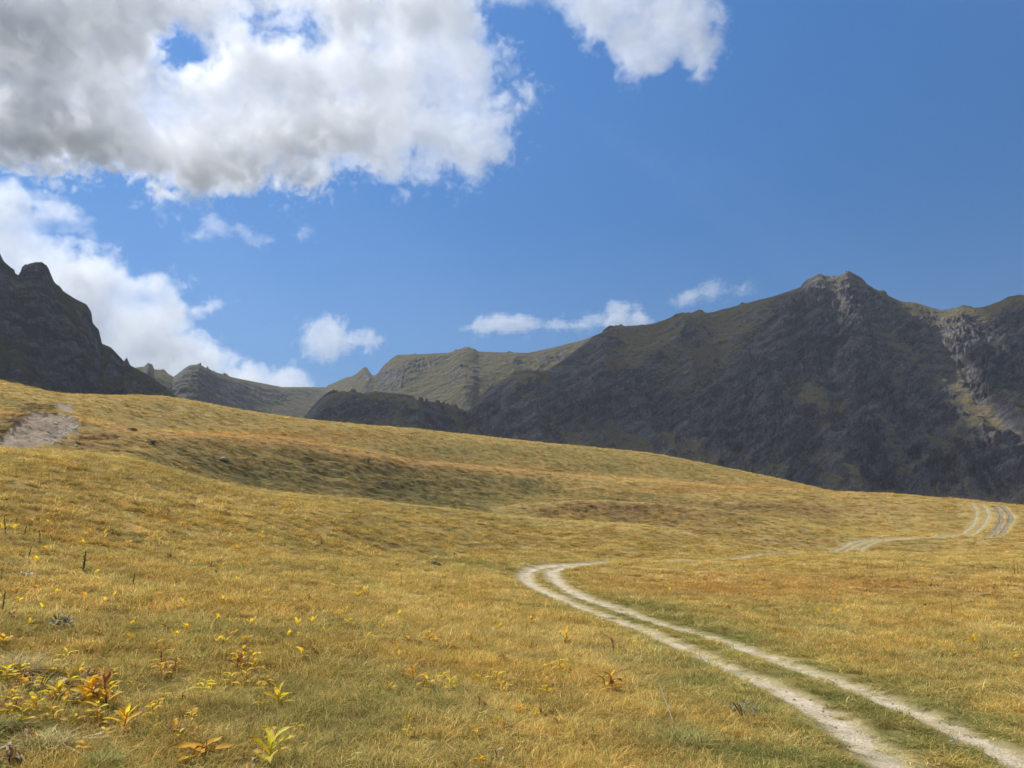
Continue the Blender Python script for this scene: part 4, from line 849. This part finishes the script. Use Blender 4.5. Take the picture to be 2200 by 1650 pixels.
bush(30, 1212, 70, 16, 'silver', 'upper patch of pale withered leaves at the left edge', 76, 50, 'withered_rosette')
bush(34, 1240, 84, 14, 'pale', 'lower patch of white withered leaves at the left edge', 77, 60, 'withered_rosette')
bush(620, 1162, 26, 8, 'green', 'low grey green patch left of the short dark tuft plant', 78, 30)
bush(1300, 1656, 30, 16, 'green', 'small dark green herb low at the bottom edge', 79, 30)

def rock(px, py, wpx, hpx, col, label, seed, name='rock', depth=.8, sink=.25):
    R = np.random.RandomState(seed); c, r = cast(px, py); dist = math.hypot(r, c[2]); w = wpx / FPX * dist / 2; h = hpx / FPX * dist
    import bmesh
    bm = bmesh.new(); bmesh.ops.create_icosphere(bm, subdivisions=4, radius=1)
    V = np.array([v.co[:] for v in bm.verts]); F_ = np.array([[v.index for v in f.verts] for f in bm.faces]); bm.free()
    for _ in range(9):                                # knock flat facets off the ball
        nrm = R.randn(3); nrm /= np.linalg.norm(nrm); d = V @ nrm; lim = .45 + .4 * R.rand(); V = V - np.clip(d - lim, 0, None)[:, None] * nrm
    V = V * (1 + .10 * fbm(V[:, 0] * 2 + seed, V[:, 1] * 2 + V[:, 2], 3, .6, 600 + seed)[:, None])
    V = V * np.array([w, w * depth, h * (1 + sink)]) * [1.15, 1.15, .75] - [0, 0, h * sink]
    o = mesh_np(name, V, F_, m_stone, {'col': np.tile(col, (len(V), 1))}, smooth=False)
    o.location = (c[0], c[1], c[2] + EYE); o.rotation_euler = (0, 0, R.rand() * .6 - .3); tag(o, label, 'rock', 'rocks lying in the meadow'); return o
DK = (.065, .065, .07); WH = (.85, .78, .66)
rock(331, 1122, 16, 9, DK, 'dark angular rock alone in the near field on the left', 1)
rock(932, 1213, 26, 9, DK, 'flat dark rock left of the track bend', 2)
rock(952, 1212, 18, 5, (.13, .12, .12), 'low grey stone touching the flat dark rock', 3)
rock(1404, 1250, 26, 9, DK, 'dark slab rock inside the bend of the track', 4)
rock(1424, 1249, 14, 8, (.12, .12, .13), 'small grey rock beside the slab inside the bend', 5)
rock(2052, 1233, 34, 6, (.07, .06, .05), 'long low dark rock in the right meadow', 6)
rock(324, 951, 18, 7, DK, 'dark boulder on the hill above the stepped slope', 7)
rock(283, 925, 20, 8, (.12, .10, .08), 'brown outcrop above the dark hill boulder', 8)
rock(480, 985, 20, 6, (.36, .33, .28), 'pale flat stone on the stepped slope', 9)
rock(947, 1290, 14, 6, WH, 'white stone, left of the pair in the mid meadow', 10)
rock(962, 1291, 12, 5, WH, 'white stone, right of the pair in the mid meadow', 11)
rock(376, 1506, 15, 16, (.78, .74, .62), 'round creamy puffball like stone in the foreground grass', 12)
rock(792, 1515, 11, 12, (.75, .72, .64), 'small white stone in the central foreground', 13)
rock(290, 1596, 16, 14, (.60, .50, .36), 'tan rounded stone right of the cream rosette', 14)
rock(1328, 1076, 10, 5, DK, 'tiny dark rock on the reddish knoll', 15)
rock(2120, 1283, 26, 9, (.14, .10, .07), 'brown grassy stone low in the right meadow', 16)
rock(690, 1180, 0.1, 0.1, DK, '', 17) if False else None
R = np.random.RandomState(5)
for i in range(26):
    x_, y_ = 95 + R.rand() * 75, 905 + R.rand() * 55; y_ = 962 - (x_ - 60) * .42 + R.randn() * 6 if i < 16 else y_
    c = cast(x_, y_)
    if c is None: continue
    rock(x_, y_, 4 + 5 * R.rand(), 3 + 3 * R.rand(), WH, 'small white stone strewn along the lower edge of the grey scree', 700 + i, 'scree_stone')['group'] = 'white stones on the scree'
R = np.random.RandomState(6)
for i in range(75):                                   # pebbles beside the ruts
    w = ruts_xy[R.randint(2)]; k_ = R.randint(len(w) // 3, len(w) - 8); p = w[k_] + R.randn(2) * .22; r_ = np.hypot(*p)
    if r_ > 30: continue
    o = rock(1400, 1400, 1, 1, (.45, .40, .33), 'pale pebble lying loose in the wheel ruts', 800 + i, 'pebble'); s_ = .9 + 1.6 * R.rand(); o.scale = (s_ * 2, s_ * 2, s_ * 1.4)
    o.location = (p[0], p[1], float(hz(p[0], p[1])) + EYE + .004); o['group'] = 'pebbles in the wheel ruts'

def tussock(px, py, wpx, label, seed, tint, droop=1.6, n=900):
    R = np.random.RandomState(seed); c, r = cast(px, min(py, 1690)); dist = math.hypot(r, c[2]); w = wpx / FPX * dist
    m = tuft_mesh('grass_tussock', n, w * .34, w * .18, w * .52, .0055, droop, seed, m_tus); me = m.data
    at = me.attributes['vcol']; arr = np.empty(len(me.vertices) * 4, np.float32); at.data.foreach_get('color', arr); arr = arr.reshape(-1, 4); arr[:, :3] *= np.array(tint); at.data.foreach_set('color', arr.ravel())
    COL.objects.link(m); m.location = (c[0], c[1], c[2] + EYE); tag(m, label, 'grass tussock', 'big grass tussocks'); return m
m_tus, t = material('tussock_grass')
va = t.n('ShaderNodeAttribute', None, 0, attribute_name='vcol')
finish(t, t.n('ShaderNodeMixShader', {0: .35, 1: t.n('ShaderNodeBsdfDiffuse', {'Color': va}), 2: t.n('ShaderNodeBsdfTranslucent', {'Color': va})}))
tussock(100, 1612, 100, 'big drooping silver green tussock in the left foreground', 5, (.36, .29, .13))
tussock(10, 1570, 70, 'straw and green tussock at the left edge beside the silver one', 6, (.28, .24, .10))
tussock(215, 1652, 90, 'green tussock on the bottom edge right of the silver one', 7, (.24, .22, .08))
tussock(30, 1450, 110, 'straw coloured tussock at the left edge above the leaf clump', 8, (.38, .30, .15))
tussock(1470, 1606, 110, 'greenish tussock left of the silvery thistle by the track', 9, (.27, .23, .08), 1.2, 500)

# ------------------------------------------------------------------ cumulus clouds: real volumes beyond the mountains
def cloud(label, box, thick, layers, dist, vox, amp, dens, nscale=1.0, seed=0, soft=.35, spots=(), holes=(), wisp=.35, aniso=.3, warp=90):
    x0, y0, x1, y1 = box
    d = pdir((x0 + x1) / 2, (y0 + y1) / 2); d = d / np.linalg.norm(d)
    fwd = Vector(d); right = fwd.cross(Vector((0, 0, 1))).normalized(); up = right.cross(fwd)
    M = Matrix((right, fwd, up)).transposed(); k = dist / FPX * 0.9
    nx = int((x1 - x0) * 1.12 / vox); nz = int((y1 - y0) * 1.12 / vox); ny = int(thick / vox); h = vox * k
    xs = (np.arange(nx) + .5 - nx / 2) * h; ys = (np.arange(ny) + .5 - ny / 2) * h; zs = (np.arange(nz) + .5 - nz / 2) * h
    gx = np.arange(x0 - 150, x1 + 151, 4.); gy = np.arange(y0 - 150, y1 + 151, 4.); GX, GY = np.meshgrid(gx, gy)
    Xl, Yl, Zl = np.meshgrid(xs, ys, zs, indexing='ij')
    P = np.stack([Xl, Yl, Zl], -1).astype(np.float32) @ np.array(M, np.float32).T + np.array(fwd, np.float32) * dist
    px, py = proj(P[..., 0], P[..., 1], P[..., 2])
    ix = np.clip((px - gx[0]) / 4, 0, len(gx) - 1).astype(int); iy = np.clip((py - gy[0]) / 4, 0, len(gy) - 1).astype(int)
    Fd = np.full((nx, ny, nz), -2., np.float32)
    for poly, d0, smax, T in layers:
        sn = np.clip(sdist(poly, GX, GY) / smax, -2, 1)[iy, ix]
        half = T * np.sqrt(np.clip(sn, 0, 1)) * .9 + .1 * T
        Fd = np.maximum(Fd, np.minimum(sn, 1 - np.abs(Yl / k - d0) / half))
    for poly in holes: Fd = np.minimum(Fd, np.clip(-sdist(poly, GX, GY) / 70 + .12, -1.6, 1.6)[iy, ix])
    W = np.ones(GX.shape)
    for (sx, sy, rx, ry, v) in spots: W = W + v * np.exp(-((GX - sx) / rx) ** 2 - ((GY - sy) / ry) ** 2)
    Wv = np.clip(W, .05, 9)[iy, ix].astype(np.float32)
    me = bpy.data.meshes.new('clouds'); me.vertices.add(Fd.size)
    for nm, arr in (('f', Fd), ('w', Wv)): me.attributes.new(nm, 'FLOAT', 'POINT').data.foreach_set('value', arr.ravel().astype(np.float32))
    o = bpy.data.objects.new('clouds', me); COL.objects.link(o); o.matrix_world = Matrix.Translation(fwd * dist + Vector((0, 0, EYE))) @ M.to_4x4()
    tag(o, label, kind='stuff')
    g = bpy.data.node_groups.new('clouds', 'GeometryNodeTree')
    g.interface.new_socket('Geometry', in_out='INPUT', socket_type='NodeSocketGeometry'); g.interface.new_socket('Geometry', in_out='OUTPUT', socket_type='NodeSocketGeometry')
    t = NT(g); gi = t.n('NodeGroupInput'); pos = t.n('GeometryNodeInputPosition')
    mn = (-nx / 2 * h, -ny / 2 * h, -nz / 2 * h)
    sx = t.n('ShaderNodeSeparateXYZ', {0: t.v('DIVIDE', t.v('SUBTRACT', pos, mn), (h, h, h))}, None)
    def ii(s, hi): return t.n('FunctionNodeFloatToInt', {0: t.m('MINIMUM', t.m('MAXIMUM', s, 0.), hi - 1.)}, rounding_mode='FLOOR')
    def im(op, a, b): return t.n('FunctionNodeIntegerMath', {0: a, 1: b}, operation=op)
    idx = im('ADD', im('MULTIPLY', im('ADD', im('MULTIPLY', ii(sx.outputs[0], nx), ny), ii(sx.outputs[1], ny)), nz), ii(sx.outputs[2], nz))
    def samp(nm): return t.n('GeometryNodeSampleIndex', {0: gi, 'Value': t.n('GeometryNodeInputNamedAttribute', {'Name': nm}, data_type='FLOAT'), 'Index': idx}, data_type='FLOAT')
    base = nscale / (110 * k); p0 = t.v('ADD', pos, (seed * 3.1e3, seed * 7e3, seed * 1.7e3))
    wp = t.n('ShaderNodeTexNoise', {'Vector': p0, 'Scale': base * 1.3, 'Detail': 4}, 'Color')
    p2 = t.v('ADD', p0, t.v('MULTIPLY', t.v('SUBTRACT', wp, (.5,) * 3), (warp * k / nscale,) * 3))
    n1 = t.noise(p2, base, 8, .60); n2 = t.noise(p2, base * 2.4, 6, .6); n3 = t.noise(p2, base * 6, 4, .65)
    bil = t.m('ABSOLUTE', t.m('SUBTRACT', t.m('MULTIPLY', n2, 2.), 1.)); bil3 = t.m('ABSOLUTE', t.m('SUBTRACT', t.m('MULTIPLY', n3, 2.), 1.))
    nz_ = t.m('ADD', t.m('SUBTRACT', n1, .5), t.m('ADD', t.m('MULTIPLY', t.m('SUBTRACT', bil, .2), wisp), t.m('MULTIPLY', t.m('SUBTRACT', bil3, .2), wisp * .5)))
    tot = t.m('ADD', samp('f'), t.m('MULTIPLY', nz_, amp))
    den = t.m('MULTIPLY', t.m('MINIMUM', t.m('MAXIMUM', t.m('DIVIDE', tot, soft), 0.), 1.), samp('w'))
    vc = t.n('GeometryNodeVolumeCube', {'Density': den, 'Min': mn, 'Max': tuple(-v for v in mn), 'Resolution X': nx, 'Resolution Y': ny, 'Resolution Z': nz})
    mt, tm = material('cloud_water')
    tm.n('ShaderNodeOutputMaterial', {'Volume': tm.n('ShaderNodeVolumePrincipled', {'Color': (1, 1, 1, 1), 'Density': dens / k / 100, 'Anisotropy': aniso})}, None)
    me.materials.append(mt)
    sm = t.n('GeometryNodeSetMaterial', {0: vc, 'Material': mt}); t.n('NodeGroupOutput', {0: sm}, None)
    o.modifiers.new('clouds', 'NODES').node_group = g
    return o

# the large cumulus: grey underside at upper left, bright broken right side
BIG = [(-260, -160), (700, -160), (1000, -120), (1030, -30), (1060, 60), (1105, 95), (1125, 165), (1150, 205), (1178, 245), (1132, 275), (1100, 322), (1062, 365), (1040, 400), (1010, 410), (900, 392), (800, 398), (742, 382), (690, 428), (600, 412), (520, 432), (420, 448), (330, 430), (200, 398), (130, 380), (0, 372), (-260, 380)]
cloud('large cumulus with a flat grey base and a bright billowing side', (-200, -130, 1250, 480), 300, [(BIG, 0, 120, 120)], 9000, 3.5, 3.1, 1.25, nscale=1.1, soft=.28, wisp=.6,
      holes=[[(335, 85), (380, 60), (430, 85), (445, 120), (410, 140), (365, 150), (340, 125)], [(545, 60), (600, 35), (640, 40), (690, 85), (620, 72), (570, 90)], [(1035, 45), (1065, 60), (1075, 95), (1050, 85)]],
      spots=[(60, 40, 320, 130, 1.4), (60, 310, 260, 80, 2.2), (400, 390, 260, 40, 1.8), (660, 290, 170, 60, .9), (640, 400, 120, 40, .9), (350, 240, 150, 70, -.35), (1000, 230, 150, 150, -.4), (330, 260, 90, 70, -.5), (880, 20, 200, 50, .6)])
BANK = [(-80, 370), (30, 380), (72, 430), (150, 430), (215, 470), (180, 500), (90, 500), (150, 505), (260, 530), (272, 570), (290, 592), (330, 575), (385, 600), (420, 640), (450, 625), (500, 622), (512, 645), (480, 672), (420, 690), (470, 730), (560, 770), (640, 790), (690, 835), (600, 900), (300, 900), (200, 780), (0, 650), (-80, 600)]
cloud('bank of white cumulus climbing behind the dark left crag', (-80, 370, 720, 900), 200, [(BANK, 0, 70, 80)], 14000, 3.5, 3.6, 1.35, nscale=1.6, seed=1, soft=.28, spots=[(120, 485, 120, 20, -.8), (300, 640, 60, 25, -.7), (120, 640, 110, 50, .9), (330, 760, 120, 40, .8), (30, 430, 50, 40, .5)])
TOPR = [(1000, -80), (1500, -80), (1545, -10), (1570, 45), (1560, 110), (1530, 160), (1495, 175), (1470, 150), (1445, 135), (1420, 160), (1370, 180), (1320, 170), (1300, 130), (1250, 120), (1225, 70), (1200, 30), (1120, 25), (1040, 25)]
cloud('ragged white cloud trailing off the right end of the large cumulus', (980, -80, 1640, 230), 160, [(TOPR, 0, 60, 70)], 9500, 3.5, 3.4, 1.2, nscale=1.6, seed=2, soft=.3, spots=[(1100, 10, 90, 30, -.5)])
PUFF = [(640, 700), (665, 690), (700, 660), (740, 670), (760, 705), (800, 700), (822, 730), (800, 765), (760, 760), (730, 770), (690, 785), (650, 770), (638, 730)]
cloud('small double puff of white cloud above the notch', (600, 630, 860, 830), 100, [(PUFF, 0, 45, 50)], 15000, 3, 3.0, 1.4, nscale=2.4, seed=3, soft=.35)
LONG = [(980, 705), (1010, 680), (1060, 662), (1110, 665), (1150, 680), (1220, 685), (1280, 670), (1310, 640), (1350, 640), (1400, 668), (1410, 700), (1300, 712), (1180, 714), (1080, 716), (1000, 716)]
cloud('long low white cloud lying along the middle ridge', (950, 610, 1440, 750), 100, [(LONG, 0, 35, 45)], 15000, 3, 3.0, 1.5, nscale=2.4, seed=4, soft=.35)
SHRED = [(1425, 650), (1440, 620), (1480, 612), (1520, 602), (1560, 608), (1605, 600), (1615, 635), (1560, 650), (1500, 655), (1460, 672)]
cloud('thin shredded cloud just above the long ridge of the big mountain', (1390, 570, 1650, 700), 80, [(SHRED, 0, 40, 40)], 15000, 3, 3.6, 1.2, nscale=2.6, seed=5, soft=.45)
WISPS = [(390, 520), (420, 470), (450, 450), (500, 470), (540, 480), (590, 515), (545, 535), (500, 510), (440, 520)]
WISP2 = [(620, 500), (640, 480), (690, 470), (680, 510), (640, 520)]
cloud('loose wisps hanging under the large cumulus', (350, 400, 760, 570), 80, [(WISPS, 0, 45, 40), (WISP2, 0, 60, 30)], 13000, 3, 4.2, .9, nscale=2.4, seed=6, soft=.5)
